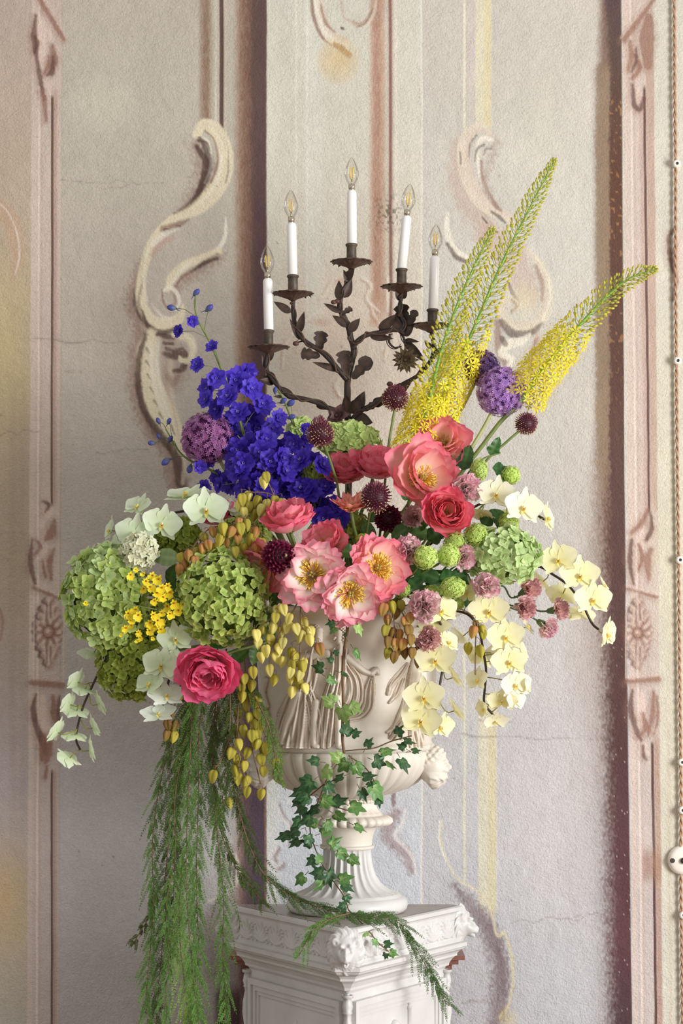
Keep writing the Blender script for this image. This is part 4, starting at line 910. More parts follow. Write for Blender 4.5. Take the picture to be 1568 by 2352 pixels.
def petal_mesh(name, m, **kw):
    b_ = MB(); b_.add(*petal(**kw)); return b_.mesh(name, m)
def qz(a): return Quaternion((0, 0, 1), a)
def qy(a): return Quaternion((0, 1, 0), a)
def qx(a): return Quaternion((1, 0, 0), a)

# ---------------------------------------------------------------- peonies
def pcol(inner, outer, tip, streak=.15, st=.1):
    def f(t, s_):
        k = min(1, max(0, (t-st)/(1-st*.6-.1))); k = k*k*(3-2*k)
        e = min(1, abs(s_)**2.5*.5+max(0, (t-.75)/.25)*.8)
        c = mixc(inner, outer, k); c = mixc(c, tip, e*.75)
        return mixc(c, inner, streak*(abs(math.sin(s_*9))**4)*(1-t*.5))
    return f
PC = {'pale': (C(255,250,236), C(254,188,200), C(240,90,140)),
      'coral': (C(254,206,188), C(252,146,168), C(238,92,134)),
      'mid': (C(254,222,200), C(250,152,168), C(240,92,134)),
      'peach': (C(252,212,180), C(250,164,146), C(242,122,122)),
      'hot': (C(255,196,214), C(253,130,174), C(240,76,136)),
      'rose': (C(254,200,178), C(250,130,154), C(234,76,120))}
PLAY = {  # layers: (count, size, rest angle at base, at tip, width, cup, offset)
 'open':  [(8, 1.0, .02, .42, .42, .34), (8, .94, .14, .60, .40, .38), (7, .82, .30, .86, .38, .42)],
 'bowl':  [(6, 1.0, .10, .75, .50, .42), (6, .92, .30, 1.10, .48, .46), (6, .80, .52, 1.40, .44, .5)],
 'cup':   [(7, .98, .25, .85, .46, .48), (7, 1.0, .50, 1.20, .46, .52), (7, .95, .72, 1.50, .42, .56), (6, .78, .9, 1.6, .38, .6)],
 'double': [(8, 1.0, .12, 1.0, .48, .46), (8, .98, .35, 1.45, .48, .52), (8, .92, .55, 1.75, .46, .56), (8, .84, .72, 1.9, .42, .6), (7, .70, .9, 1.75, .36, .6)],
 'star':  [(9, 1.0, .30, .72, .26, .40), (9, .88, .52, 1.0, .24, .44), (7, .7, .75, 1.25, .22, .44)]}
_pm = {}
def peony_meshes(style, tone):
    k = (style, tone)
    if k not in _pm:
        i_, o_, t_ = PC[tone]; ls = []
        for li, (n, sz, a0, a1, w, cup) in enumerate(PLAY[style]):
            vs = []
            for v in range(3):
                vs.append(petal_mesh('petal', M_PETAL, nu=8, nv=10, W=w*1.08, a0=a0, a1=a1, cup=cup, rnd=.30 if style != 'star' else .5, base=.22, peak=.66, ruf=.07, notch=.06*(v == 1), seed=li*7+v+hash(style) % 1 + len(style), fr=7+1.5*v, edge=.80 if style != 'star' else .35, col=pcol(i_, mixc(o_, i_, .10*li), t_, .15, {'pale': .40, 'mid': .28}.get(tone, .12))))
            ls.append(vs)
        _pm[k] = ls
    return _pm[k]
def stamen_mesh(r0, n=230, seed=0, carpel=True, tone=0):
    r = random.Random(seed); b_ = MB()
    c0, c1 = (C(255,200,70), C(255,224,104)) if tone == 0 else (C(250,156,58), C(255,190,84))
    for k in range(n):
        a = r.uniform(0, 2*PI); rr = .12+.24*math.sqrt(r.random()); h = .12+.18*r.random(); sp = .02+.13*r.random()
        p0 = Vector((rr*.6*math.cos(a), rr*.6*math.sin(a), .02)); p1 = Vector(((rr+sp)*math.cos(a+r.uniform(-.2, .2)), (rr+sp)*math.sin(a+r.uniform(-.2, .2)), h))
        pm = (p0+p1)/2+Vector((0, 0, .06))
        b_.tube([p0*r0, pm*r0, p1*r0], [.009*r0, .009*r0, .008*r0], 3, c0, False)
        d = (p1-pm).normalized()
        b_.tube([p1*r0-d*.012*r0, p1*r0+d*.025*r0, p1*r0+d*.085*r0], [.012*r0, .021*r0, .008*r0], 4, c1, True)
    return b_.mesh('stamens', M_STAMEN)
def carpel_mesh(r0):
    b_ = MB()
    for k in range(4):
        a = k*PI/2+.3; b_.tube([(.03*r0*math.cos(a), .03*r0*math.sin(a), 0), (.07*r0*math.cos(a), .07*r0*math.sin(a), .14*r0), (.05*r0*math.cos(a), .05*r0*math.sin(a), .25*r0), (.10*r0*math.cos(a), .10*r0*math.sin(a), .32*r0)], [.04*r0, .06*r0, .035*r0, .012*r0], 6, C(196,176,92))
    return b_.mesh('carpels', M_STAMEN)
rP = random.Random(23)
def peony(px, py, Y, rpx, facing, style, tone, label, roll=0, st=0, stem=True, nst=230):
    ctr = P(px, py, Y); R_ = S(rpx, Y)*1.14; d = Vector(facing).normalized()
    up = {'open': .18, 'bowl': .42, 'cup': .55, 'double': .5, 'star': .40}[style]
    root = empty('peony', ctr-d*R_*up*.5, label, 'flower', 'coral pink peonies', look(d, roll))
    for li, ((n, sz, a0, a1, w, cup), vs) in enumerate(zip(PLAY[style], peony_meshes(style, tone))):
        for k in range(n):
            a = 2*PI*(k+.5*li)/n+rP.uniform(-.13, .13)
            q = qz(a) @ qy(-rP.uniform(-.16, .16)) @ qx(rP.uniform(-.22, .22))
            put('petal', vs[rP.randrange(3)], root, q @ Vector((.05*R_, 0, .03*li*R_)), q, R_*rP.uniform(.88, 1.07)*(.97 if style in ('open', 'star') else 1.12)*sz)
    put('stamens', stamen_mesh(R_*(.80 if style in ('open', 'bowl') else .74), nst, rP.randrange(99), tone=st), root, (0, 0, R_*.06), kind='stuff', label='ring of yellow-orange stamens')
    put('carpels', carpel_mesh(R_*.8), root, (0, 0, R_*.06))
    sp = MB()
    for k in range(5): v, f, c_ = petal(4, 4, .28, .2, .9, .4, .4, .4, L=R_*.42); sp.add(v, f, [C(120,136,60)]*len(v), Matrix.Rotation(k*2*PI/5, 4, 'Z') @ Matrix.Translation((0, 0, -.03*R_)))
    put('sepals', sp.mesh('sepals', M_LEAF), root)
    if stem: urn_stem(root, root.location, d, .0042)
    return root
peony(718,1322,-.30,80,(-.10,-.98,.12),'open','pale','wide open pale pink peony with a cream heart and yellow stamens, front centre',nst=300)
peony(804,1362,-.305,74,(.14,-.95,-.26),'open','pale','open pale pink peony hanging lowest over the urn rim, right of the wide open one',.4,nst=260)
peony(864,1306,-.27,78,(.36,-.90,.20),'open','mid','open pink peony at the right end of the front row of three',.2,nst=280)
peony(752,1250,-.17,58,(-.42,-.72,.55),'bowl','coral','half-shaded coral peony just above the wide open one',.2,1)
peony(665,1204,-.20,64,(-.12,-.48,.87),'cup','coral','cup-shaped coral peony seen from the side above the dark red pompon',0)
peony(806,1162,-.14,50,(-.05,-.42,.90),'star','peach','small peach peony with narrow petals seen from the side',0,1)
peony(858,1080,-.04,60,(.10,-.50,.86),'cup','coral','coral cup-shaped peony in front of the pale green hydrangea, right one of a pair',.3)
peony(796,1086,-.02,52,(-.15,-.72,.67),'cup','coral','coral peony overlapped by its neighbour and crossed by a thin stem',.1)
peony(972,1094,-.14,82,(.42,-.84,.30),'bowl','mid','large coral and cream peony with hanging golden stamens, right of centre',.5,nst=260)
peony(1026,1178,-.20,60,(.12,-.96,.20),'double','rose','dense ball-shaped coral rose peony with an orange heart',.2,1)
peony(1018,1016,-.03,60,(-.18,-.88,.38),'bowl','mid','topmost coral peony leaning against the lowest yellow blossoms',.3)
peony(477,1536,-.27,72,(.02,-.90,-.42),'double','hot','hot pink dense peony hanging alone over the trailing green fronds',.1,1)
peony(500,1190,-.06,48,(-.35,-.35,.86),'cup','hot','half-hidden deep pink peony behind the left seed pods',.1,1)
peony(612,1302,-.22,62,(-.62,-.62,-.42),'bowl','mid','pink peony turned down behind the dark red pompon, orange stamens below',.1,1)
peony(606,1132,.0,26,(.1,-.5,.86),'cup','coral','small pink peony bud peeping out between the blue delphiniums',0,1,nst=30)

# ---------------------------------------------------------------- dark red pompons
def pompon(px, py, Y, rpx, facing, label):
    ctr = P(px, py, Y); R_ = S(rpx, Y); root = empty('pompon_flower', ctr, label, 'flower', None, look(facing))
    dk = C(70,10,34)
    def col(t, s_): return mixc(C(64,12,36), C(132,30,70), t*.8+.2*s_*s_)
    ms = [petal_mesh('petal', M_PETAL, nu=5, nv=4, W=.42, a0=.5, a1=1.7, cup=.5, rnd=.3, seed=k, col=col, edge=.5) for k in range(3)]
    rows = 9
    for j in range(rows):
        pol = .25+(PI*.62)*j/(rows-1); n = max(4, int(2*PI*math.sin(pol)*R_/(R_*.36)))
        for k in range(n):
            a = 2*PI*(k+.5*(j % 2))/n; dd = Vector((math.sin(pol)*math.cos(a), math.sin(pol)*math.sin(a), math.cos(pol)))
            tang = Vector((math.cos(pol)*math.cos(a), math.cos(pol)*math.sin(a), -math.sin(pol)))
            put('petal', ms[rP.randrange(3)], root, dd*R_*.74, frame(dd*.35-tang*1.0, dd), R_*.44)
    b_ = MB(); b_.ball((0, 0, 0), R_*.80, 16, 12, dk); b_.ball((0, 0, R_*.78), R_*.14, 8, 6, C(150,150,90)); put('heart', b_.mesh('heart', M_BUD), root)
    urn_stem(root, ctr-Vector(facing)*R_*.6, facing, .003)
pompon(640,1278,-.29,36,(.55,-.82,.05),'dark red ball-shaped pompon flower left of the wide open peony')
pompon(892,1192,-.05,30,(.1,-.8,.5),'dark red pompon flower deep in the shade between the stems')

# ---------------------------------------------------------------- hydrangea heads
def floret_mesh(seed, inner, outer, w=.44, npet=4, cup=.18):
    r = random.Random(seed); b_ = MB()
    def col(t, s_): return mixc(inner, outer, min(1, t*.9+.15*s_*s_))
    for k in range(npet):
        v, f, c_ = petal(4, 4, w*r.uniform(.9, 1.12), .05+r.uniform(-.1, .25), .35+r.uniform(-.3, .4), cup, .30, .16, .6, ruf=.03, seed=seed*9+k, col=col, edge=.82)
        b_.add(v, f, c_, Matrix.Rotation(2*PI*k/npet+r.uniform(-.12, .12), 4, 'Z'))
    b_.ball((0, 0, .04), .09, 6, 4, inner)
    return b_.mesh('floret', M_FLORET)
HC = {'lime': (C(150,180,76), C(206,220,134)), 'mid': (C(150,178,74), C(206,216,124)), 'deep': (C(128,146,46), C(174,186,84)), 'pale': (C(172,200,120), C(214,230,170)), 'cream': (C(214,218,172), C(246,246,226)), 'olive': (C(136,148,56), C(172,182,84)), 'fresh': (C(178,206,110), C(216,232,156))}
_hm = {}
def hyd(px, py, Y, rx, ry, tone, label, n=110, fr=13, facing=(0, -1, .1), rz=None, stem=True, seed=0, tone2=None):
    if tone not in _hm: _hm[tone] = [floret_mesh(i+11*len(_hm), *HC[tone]) for i in range(3)]
    if tone2 and tone2 not in _hm: _hm[tone2] = [floret_mesh(i+11*len(_hm), *HC[tone2]) for i in range(3)]
    ctr = P(px, py, Y); a, b2 = S(rx, Y), S(ry, Y); c2 = S(rz or min(rx, ry)*.8, Y); r = random.Random(seed+3)
    root = empty('hydrangea', ctr, label, 'flower', 'green hydrangea heads')
    fd = Vector(facing).normalized(); N = min(int(n*3.5), 500); sz = S(fr*.96, Y)
    for k in range(N):
        z = 1-2*(k+.5)/N; th = k*2.39996+r.uniform(-.25, .25); s_ = math.sqrt(1-z*z)
        d = Vector((s_*math.cos(th), z, s_*math.sin(th))); d = Vector((d.x, d.y, d.z)).normalized()
        if d.dot(fd) < -.12: continue
        k_ = r.uniform(.84, 1.04); p = Vector((d.x*a, d.y*c2, d.z*b2))*k_
        nrm = Vector((d.x/a, d.y/c2, d.z/b2)).normalized()+Vector((r.uniform(-.6, .6), r.uniform(-.6, .3), r.uniform(-.5, .6)))*.9
        ms = _hm[tone2] if (tone2 and r.random() < .3+.4*(d.z > .3)) else _hm[tone]
        put('floret', ms[r.randrange(3)], root, p, look(nrm, r.uniform(0, 6.28)), sz*r.uniform(.8, 1.15))
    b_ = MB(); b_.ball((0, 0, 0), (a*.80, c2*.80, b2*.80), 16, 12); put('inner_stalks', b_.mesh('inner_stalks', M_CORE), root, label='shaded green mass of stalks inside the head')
    if stem: urn_stem(root, ctr-fd*c2*.6, fd, .004)
    return root
hyd(246,1372,-.16,98,118,'lime','largest lime green hydrangea head, far left of the bouquet',165,18,(-.2,-1,.1),seed=1,tone2='pale')
hyd(512,1374,-.22,106,112,'mid','big lime green hydrangea head above the hot pink peony',170,15,(0,-1,.1),seed=2,tone2='lime')
hyd(300,1520,-.14,74,90,'deep','dark olive green hydrangea head hanging below the largest one',130,13,(0,-1,-.1),seed=3)
hyd(320,1268,-.20,42,44,'cream','creamy white small hydrangea cluster under the mint orchids',60,11,seed=4)
hyd(402,1232,-.06,58,46,'deep','small olive green hydrangea behind the mint orchids',70,12,seed=5)
hyd(1156,1276,-.18,82,64,'pale','pale green hydrangea head right of the snowball flowers',75,18,(.1,-1,.1),seed=6)
hyd(800,1014,.06,70,42,'fresh','bright green hydrangea head at the back under the candelabrum',75,14,(0,-1,.3),seed=7)
hyd(692,992,.07,30,30,'fresh','small bright green hydrangea half hidden between delphinium and drumstick flower',34,13,seed=8)
hyd(560,1230,-.10,60,44,'mid','lime green hydrangea tucked behind the upper seed pods',60,13,seed=9)
hyd(808,1222,-.03,44,46,'olive','olive green hydrangea deep in the middle between the stems',50,12,seed=10)
hyd(370,1420,-.10,60,64,'mid','lime green hydrangea behind the small yellow orchid sprays',70,13,seed=12)
hyd(730,1100,.0,34,40,'olive','olive green hydrangea in the shade behind the blue delphiniums',34,12,seed=13)

# ---------------------------------------------------------------- snowball flowers (viburnum)
def snow_mesh(seed, c0, c1):
    r = random.Random(seed); b_ = MB(); N = 150
    for k in range(N):
        z = 1-2*(k+.5)/N; th = k*2.39996; s_ = math.sqrt(1-z*z); d = Vector((s_*math.cos(th), s_*math.sin(th), z))
        q = look(d+Vector((r.uniform(-.3, .3), r.uniform(-.3, .3), r.uniform(-.3, .3))), r.uniform(0, 6)); p = d*r.uniform(.84, 1.0); M = Matrix.Translation(p) @ q.to_matrix().to_4x4()
        for j in range(5):
            a = 2*PI*j/5; cs = [mixc(c0, c1, u) for u in (.2, 1, .85, 1)]
            b_.add([(0, 0, 0), (.13*math.cos(a-.45), .13*math.sin(a-.45), .03), (.17*math.cos(a), .17*math.sin(a), .0), (.13*math.cos(a+.45), .13*math.sin(a+.45), .03)], [(0, 1, 2, 3)], cs, M)
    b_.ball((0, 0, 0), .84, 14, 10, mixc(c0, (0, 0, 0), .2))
    return b_.mesh('floret_ball', M_FLORET)
SN = [snow_mesh(1, C(182,214,92), C(226,242,142)), snow_mesh(2, C(186,216,98), C(230,244,150)), snow_mesh(3, C(150,162,50), C(196,200,90))]
for i, (x_, y_, Y_, r_, ry_, k_, lab) in enumerate([
    (1100,1080,-.08,22,28,1,'tall green snowball flower at the top right beside the mauve carnation'), (1173,1092,-.05,22,24,0,'green snowball flower highest on the right, above the ivory orchids'),
    (1092,1228,-.20,28,29,0,'green snowball flower directly right of the ball-shaped rose peony'), (1168,1201,-.13,26,25,0,'green snowball flower under the ivory orchids'),
    (977,1280,-.26,29,29,1,'round green snowball flower, leftmost of three in a row'), (1030,1276,-.24,28,28,1,'green snowball flower in the middle of the row of three'),
    (1044,1246,-.20,28,27,0,'green snowball flower at the upper right end of the row of three'), (1040,1350,-.25,32,26,1,'green snowball flower above the pale yellow orchids'),
    (833,1243,-.18,20,19,2,'small olive snowball flower in the shade above the front peonies'), (903,1281,-.19,22,22,2,'small olive snowball flower left of the pink carnation'),
    (922,1354,-.22,22,20,0,'small green snowball flower below the right front peony'), (990,1362,-.20,24,20,0,'green snowball flower in shadow behind the mauve carnation'), (1052,1388,-.17,16,14,0,'smallest green snowball flower at the urn rim')]):
    ctr = P(x_, y_, Y_); root = empty('snowball_flower', ctr, lab, 'flower', 'green snowball flowers', look((rP.uniform(-.5, .5), -1, rP.uniform(-.3, .5)), rP.uniform(0, 6)))
    o = put('floret_ball', SN[k_], root, (0, 0, 0), None, S((r_+ry_)/2, Y_)); urn_stem(root, ctr, (.3, -.4, .4), .0022)
    Rm = root.rotation_quaternion.to_matrix(); 
    if abs(r_-ry_) > 3:
        root.rotation_quaternion = (1, 0, 0, 0); o.scale = (S(r_, Y_), S((r_+ry_)/2, Y_), S(ry_, Y_)); 
        for ch in list(root.children):
            if ch.name.startswith('stem'):
                ch.rotation_mode = 'QUATERNION'; ch.rotation_quaternion = Rm.to_quaternion()

# ---------------------------------------------------------------- carnations
def carn_petal(seed, edge_c, in_c):
    r = random.Random(seed); nv = 8; V = []; Fc = []; Cc = []; ph = r.uniform(0, 6)
    rows = [0, .35, .65, .85, 1.0]
    for i, t in enumerate(rows):
        w = .10+.42*t**1.2
        for k in range(nv+1):
            s_ = -1+2*k/nv; x = t*(1-.12*s_*s_)+(.06 if (k % 2) else -.02)*(i == 4); zf = .22*math.sin(s_*7+ph)*t*t+.06*math.sin(s_*15+ph*2)*t
            V.append((x*.75, w*s_, x*.75*.5+zf)); Cc.append(mixc(in_c, edge_c, max(0, min(1, (t-.93)/.10+.45*math.sin(s_*8+ph)-.2))))
    for i in range(4):
        for k in range(nv): Fc.append((i*(nv+1)+k, (i+1)*(nv+1)+k, (i+1)*(nv+1)+k+1, i*(nv+1)+k+1))
    b_ = MB(); b_.add(V, Fc, Cc); return b_.mesh('petal', M_PETAL)
CP = [carn_petal(k, C(230,132,178), C(255,240,232)) for k in range(4)]; CPD = [carn_petal(k+9, C(210,122,156), C(250,220,210)) for k in range(4)]
def carnation(px, py, Y, rpx, facing, label, dark=False, n=34, stalk=None):
    rpx *= 1.14
    ctr = P(px, py, Y); R_ = S(rpx, Y); d = Vector(facing).normalized(); root = empty('carnation', ctr-d*R_*.45, label, 'flower', 'mauve and cream carnations', look(d, rP.uniform(0, 6)))
    ms = CPD if dark else CP
    for k in range(n):
        f = (k+.5)/n; pol = 1.35*f**.6; a = k*2.39996
        q = qz(a) @ qy(-(PI/2-pol-.25)+rP.uniform(-.12, .12)) @ qx(rP.uniform(-.7, .7))
        put('petal', ms[rP.randrange(4)], root, (0, 0, R_*.05), q, R_*1.18*rP.uniform(.9, 1.05)*(1.12-.1*f))
    b_ = MB(); b_.lathe([(R_*.08, -R_*1.0), (R_*.24, -R_*.8), (R_*.34, -R_*.3), (R_*.42, R_*.05)], 12, C(96,126,76)); put('calyx', b_.mesh('calyx', M_BUD), root)
    if stalk: wtube('stem', root, bez(root.location-d*R_*.9, root.location-d*(R_*.9+.05), P(*stalk)+Vector((.02, 0, 0)), P(*stalk), 8), .0022, mat('carnation_stem', C(98,128,96), .5) if 'carnation_stem' not in bpy.data.materials else bpy.data.materials['carnation_stem'])
    else: urn_stem(root, root.location-d*R_*.8, d, .0022)
carnation(1071,1122,-.15,32,(.25,-.85,.3),'mauve carnation below the tall snowball flower, right of the large peony')
carnation(950,1186,-.10,24,(-.3,-.85,.3),'mauve carnation in the shade left of the ball-shaped rose peony',True)
carnation(936,1262,-.24,30,(-.3,-.9,.2),'pink-mauve carnation left of the row of snowball flowers')
carnation(1066,1280,-.21,27,(.45,-.85,-.1),'mauve carnation wedged between snowballs and pale green hydrangea')
carnation(1118,1346,-.23,29,(.1,-.95,.15),'mauve carnation in front of the pale green hydrangea')
carnation(974,1391,-.30,34,(-.1,-.97,.1),'mauve and cream carnation hanging in front of the urn rim, larger of two')
carnation(986,1470,-.28,28,(-.1,-.9,-.35),'dark mauve carnation lower down in front of the pale yellow orchids',True)
carnation(1217,1350,-.14,25,(.55,-.65,.4),'dusky mauve carnation, upper of the cluster on green stalks at the right',True,stalk=(1150,1345,-.12))
carnation(1206,1396,-.16,26,(.5,-.75,-.1),'dusky mauve carnation, lower left of the cluster at the right',True,stalk=(1120,1370,-.12))
carnation(1286,1400,-.13,22,(.80,-.52,.1),'dusky mauve carnation seen from the side at the end of a stalk, farthest right',True,stalk=(1180,1370,-.12))
carnation(1258,1442,-.15,23,(.60,-.62,-.45),'pink carnation seen from the side, lowest of the cluster at the right',stalk=(1140,1390,-.12))
# ---------------------------------------------------------------- globe and drumstick alliums
def allium_mesh(seed, c0, c1, N=900):
    r = random.Random(seed); b_ = MB()
    for k in range(N):
        z = r.uniform(-1, 1); th = r.uniform(0, 6.2832); s_ = math.sqrt(1-z*z); d = Vector((s_*math.cos(th), s_*math.sin(th), z))
        q = look(d+Vector((r.uniform(-.4, .4), r.uniform(-.4, .4), r.uniform(-.4, .4))), r.uniform(0, 6)); p = d*r.uniform(.84, .98); M = Matrix.Translation(p) @ q.to_matrix().to_4x4(); cc = mixc(c0, c1, r.random())
        for j in range(6):
            a = PI/3*j; cs = [mixc(cc, c0, .6), cc, mixc(cc, C(240,210,240), .35), cc]
            b_.add([(0, 0, 0), (.055*math.cos(a-.4), .055*math.sin(a-.4), .02), (.115*math.cos(a), .115*math.sin(a), .03), (.055*math.cos(a+.4), .055*math.sin(a+.4), .02)], [(0, 1, 2, 3)], cs, M)
        b_.add([(-.006, 0, 0), (.006, 0, 0), (0, 0, .10)], [(0, 1, 2)], C(206,160,206), M)
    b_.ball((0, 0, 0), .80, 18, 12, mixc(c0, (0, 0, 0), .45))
    return b_.mesh('floret_globe', M_FLORET)
def allium(px, py, Y, rpx, c0, c1, label, seed, stem):
    ctr = P(px, py, Y); root = empty('globe_allium', ctr, label, 'flower', 'purple globe alliums'); put('floret_globe', allium_mesh(seed, c0, c1), root, (0, 0, 0), None, S(rpx, Y), kind='stuff')
    wtube('stem', root, px_path(stem), .0042, M_STEML, 8)
allium(476,1008,.0,62,C(144,66,140),C(204,130,190),'magenta-purple globe allium left of the delphiniums',1,[(500,1050,.01),(530,1100,.02),(580,1170,.02),(700,1340,.02)])
allium(1151,900,.03,58,C(158,104,196),C(220,178,232),'large lilac globe allium, front one of the pair at the upper right',2,[(1130,945,.03),(1100,1000,.03),(1050,1075,.03),(940,1200,.03),(860,1380,.02)])
allium(1106,846,.10,43,C(84,42,128),C(128,80,166),'darker purple globe allium behind the large lilac one',3,[(1090,880,.1),(1065,930,.09),(1040,975,.08),(960,1150,.06),(860,1380,.03)])
def drum_mesh(seed, egg, c0=C(100,34,60), c1=C(150,66,88), N=330, pale=.55):
    r = random.Random(seed); b_ = MB()
    for k in range(N):
        z = 1-2*(k+.5)/N; th = k*2.39996; s_ = math.sqrt(1-z*z); d = Vector((s_*math.cos(th), s_*math.sin(th), z))
        up = max(0, z); p = Vector((d.x*(1-.25*up*egg), d.y*(1-.25*up*egg), d.z*(1+.25*egg*up)))*r.uniform(.82, .98); dd = (d+Vector((0, 0, .5*egg*(1+z)))).normalized()
        q = look(dd, r.uniform(0, 6)); M = Matrix.Translation(p) @ q.to_matrix().to_4x4(); low = z < .35 and r.random() < pale
        c = mixc(c0, c1, r.random())
        V = []; L_ = .20 if z > .3 else .16
        for j in range(4):
            a = PI/2*j; V.append((.012*math.cos(a), .012*math.sin(a), -.14))
        for j in range(4):
            a = PI/2*j; V.append((.042*math.cos(a), .042*math.sin(a), L_*.45))
        V.append((0, 0, L_)); Fc = [(j, (j+1) % 4, 4+(j+1) % 4, 4+j) for j in range(4)]+[(4+j, 4+(j+1) % 4, 8) for j in range(4)]
        b_.add(V, Fc, [mixc(c, C(120,110,60), .3)]*4+[c]*4+[C(220,200,120) if low else c], M)
        if low: b_.ball(p+dd*L_, .034, 5, 4, C(236,220,140))
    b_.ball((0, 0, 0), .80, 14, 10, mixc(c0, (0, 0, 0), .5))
    return b_.mesh('bud_head', M_BUD)
def drumstick(px, py, Y, rpx, egg, tilt, label, seed, stem):
    ctr = P(px, py, Y); root = empty('drumstick_allium', ctr, label, 'flower', 'dark red drumstick alliums', look(Vector(tilt))); put('bud_head', drum_mesh(seed, egg), root, (0, 0, 0), None, S(rpx, Y), kind='stuff')
    wtube('stem', root, px_path(stem), .0030, M_GREEN, 8)
drumstick(908,915,-.02,29,.3,(.1,-.3,.95),'dark red drumstick allium in front of the lowest candelabrum arm',1,[(906,940,-.02),(900,975,-.02),(890,1040,-.02),(880,1150,-.02),(860,1350,-.02)])
drumstick(736,996,-.08,32,1.0,(-.08,-.15,.98),'egg-shaped drumstick allium rising beside the delphiniums',2,[(744,1024,-.08),(755,1050,-.09),(768,1090,-.09),(776,1125,-.06),(800,1300,-.03)])
drumstick(863,1142,-.17,35,.5,(.12,-.75,.65),'darkest drumstick allium in the middle of the peonies',3,[(850,1172,-.15),(845,1200,-.12),(840,1240,-.08),(830,1380,-.03)])
drumstick(1208,973,-.0,25,0,(.55,-.5,.6),'small dark red drumstick allium at the right, apart from the others',4,[(1192,990,.0),(1160,1018,.0),(1115,1060,.0),(1020,1180,.0),(880,1380,.0)])

# ---------------------------------------------------------------- foxtail lilies (eremurus)
def foxtail(axis, label, split, base_w, seed, c_st):
    r = random.Random(seed); path = px_path(axis, 16); root = empty('foxtail_lily', path[0], label, 'flower', 'yellow foxtail lilies'); O = root.location
    d = [0]
    for i in range(1, len(path)): d.append(d[-1]+(path[i]-path[i-1]).length)
    T = d[-1]; n = len(path)
    wtube('stem', root, path, [.0058*(1-.75*i/(n-1)) for i in range(n)], c_st, 8)
    bud = MB(); blo = MB(); step = .0019; N = int(T/step)
    def at(s_):
        for i in range(1, n):
            if d[i] >= s_: f = (s_-d[i-1])/(d[i]-d[i-1]); return path[i-1].lerp(path[i], f), (path[i]-path[i-1]).normalized()
        return path[-1], (path[-1]-path[-2]).normalized()
    GB = C(200,204,84); YB = C(222,208,66); YF = C(252,238,60); YD = C(242,212,52); OR = C(226,150,40)
    k = 0; s_ = 0
    while s_ < T:
        u = s_/T; p, t = at(s_); a = k*2.39996; e1 = t.cross(Vector((0, 1, 0))).normalized(); e2 = t.cross(e1)
        rad = e1*math.cos(a)+e2*math.sin(a); L_ = base_w*(1-u)**.55*r.uniform(.85, 1.1)+.004
        if u > .93: L_ *= .8
        up = .25+.55*u
        end = p+rad*L_+t*L_*up; mid = p+rad*L_*.55+t*L_*up*.30
        rel = lambda q: q-O
        if u < split+r.uniform(-.06, .06):
            q = look(rad+t*.3+Vector((0, -.35, 0)), r.uniform(0, 6)); M = Matrix.Translation(rel(end)) @ q.to_matrix().to_4x4(); c = mixc(YF, YD, r.random()*.6); R_ = .0150*r.uniform(.8, 1.15)
            blo.add([rel(p), rel(p)+t*.0012, rel(end)], [(0, 1, 2)], C(176,180,80))
            for j in range(6):
                b2 = PI/3*j+r.uniform(-.1, .1)
                blo.add([(0, 0, 0), (R_*.55*math.cos(b2-.3), R_*.55*math.sin(b2-.3), R_*.2), (R_*math.cos(b2), R_*math.sin(b2), R_*.15), (R_*.55*math.cos(b2+.3), R_*.55*math.sin(b2+.3), R_*.2)], [(0, 1, 2, 3)], [mixc(c, C(180,190,60), .5), c, c, c], M)
            for j in range(6):
                b2 = PI/3*j+r.uniform(-.3, .3); e = (R_*.6*math.cos(b2), R_*.6*math.sin(b2), R_*1.25)
                blo.add([(0, .0003, 0), (0, -.0003, 0), e], [(0, 1, 2)], c, M)
                blo.add([(e[0]-.0008, e[1], e[2]-.0006), (e[0]+.0008, e[1], e[2]-.0006), (e[0], e[1], e[2]+.0012)], [(0, 1, 2)], OR if r.random() < .6 else YD, M)
        else:
            g = (u-split)/(1-split); c = mixc(YB, GB, min(1, g*1.1)); c = mixc(c, C(150,158,40), .4*r.random()); sz = .0062*(1-.42*u)
            bud.tube([rel(p), rel(mid), rel(end)], [.0007]*3, 3, C(170,192,92), False)
            q = look((end-mid)); M = q.to_matrix().to_4x4(); bud.ball(rel(end), (sz*.62, sz*.62, sz*1.15), 6, 5, [mixc(c, C(198,150,40), .7) if i_ > 18 else c for i_ in range(26)], M)
        s_ += step*(.62 if u < split else (.95-.2*u)) ; k += 1
    if blo.v: put('blossoms', blo.mesh('blossoms', M_FLORET), root, kind='stuff', label='open yellow star blossoms on the lower part')
    put('flower_buds', bud.mesh('flower_buds', M_BUD), root, kind='stuff', label='green-yellow closed buds on thin stalks')
    return root
M_ERE = mat('foxtail_stem', C(132,176,66), .5)
foxtail([(930,1080,.0),(958,1010,.0),(985,920,.0),(1012,810,.0),(1050,700,.0),(1092,605,.0),(1132,524,.0)],'yellow foxtail lily spike, left and shorter one crossing the candelabrum',.30,.044,1,M_ERE)
foxtail([(985,1020,.06),(1010,930,.06),(1050,840,.06),(1092,745,.05),(1150,610,.05),(1210,490,.04),(1273,367,.04)],'tallest yellow foxtail lily spike, leaning right behind the shorter one',.34,.046,2,M_ERE)
o = foxtail([(1188,932,.02),(1225,876,.02),(1275,812,.01),(1330,748,.0),(1390,684,-.01),(1445,640,-.02),(1507,617,-.03)],'yellow foxtail lily spike arching out to the right',.40,.045,3,M_ERE)
wtube('stem', o, px_path([(1188,932,.02),(1150,968,.02),(1110,1020,.02),(1060,1085,.02),(960,1220,.02),(870,1380,.02)]), .0050, M_GREEN, 8)

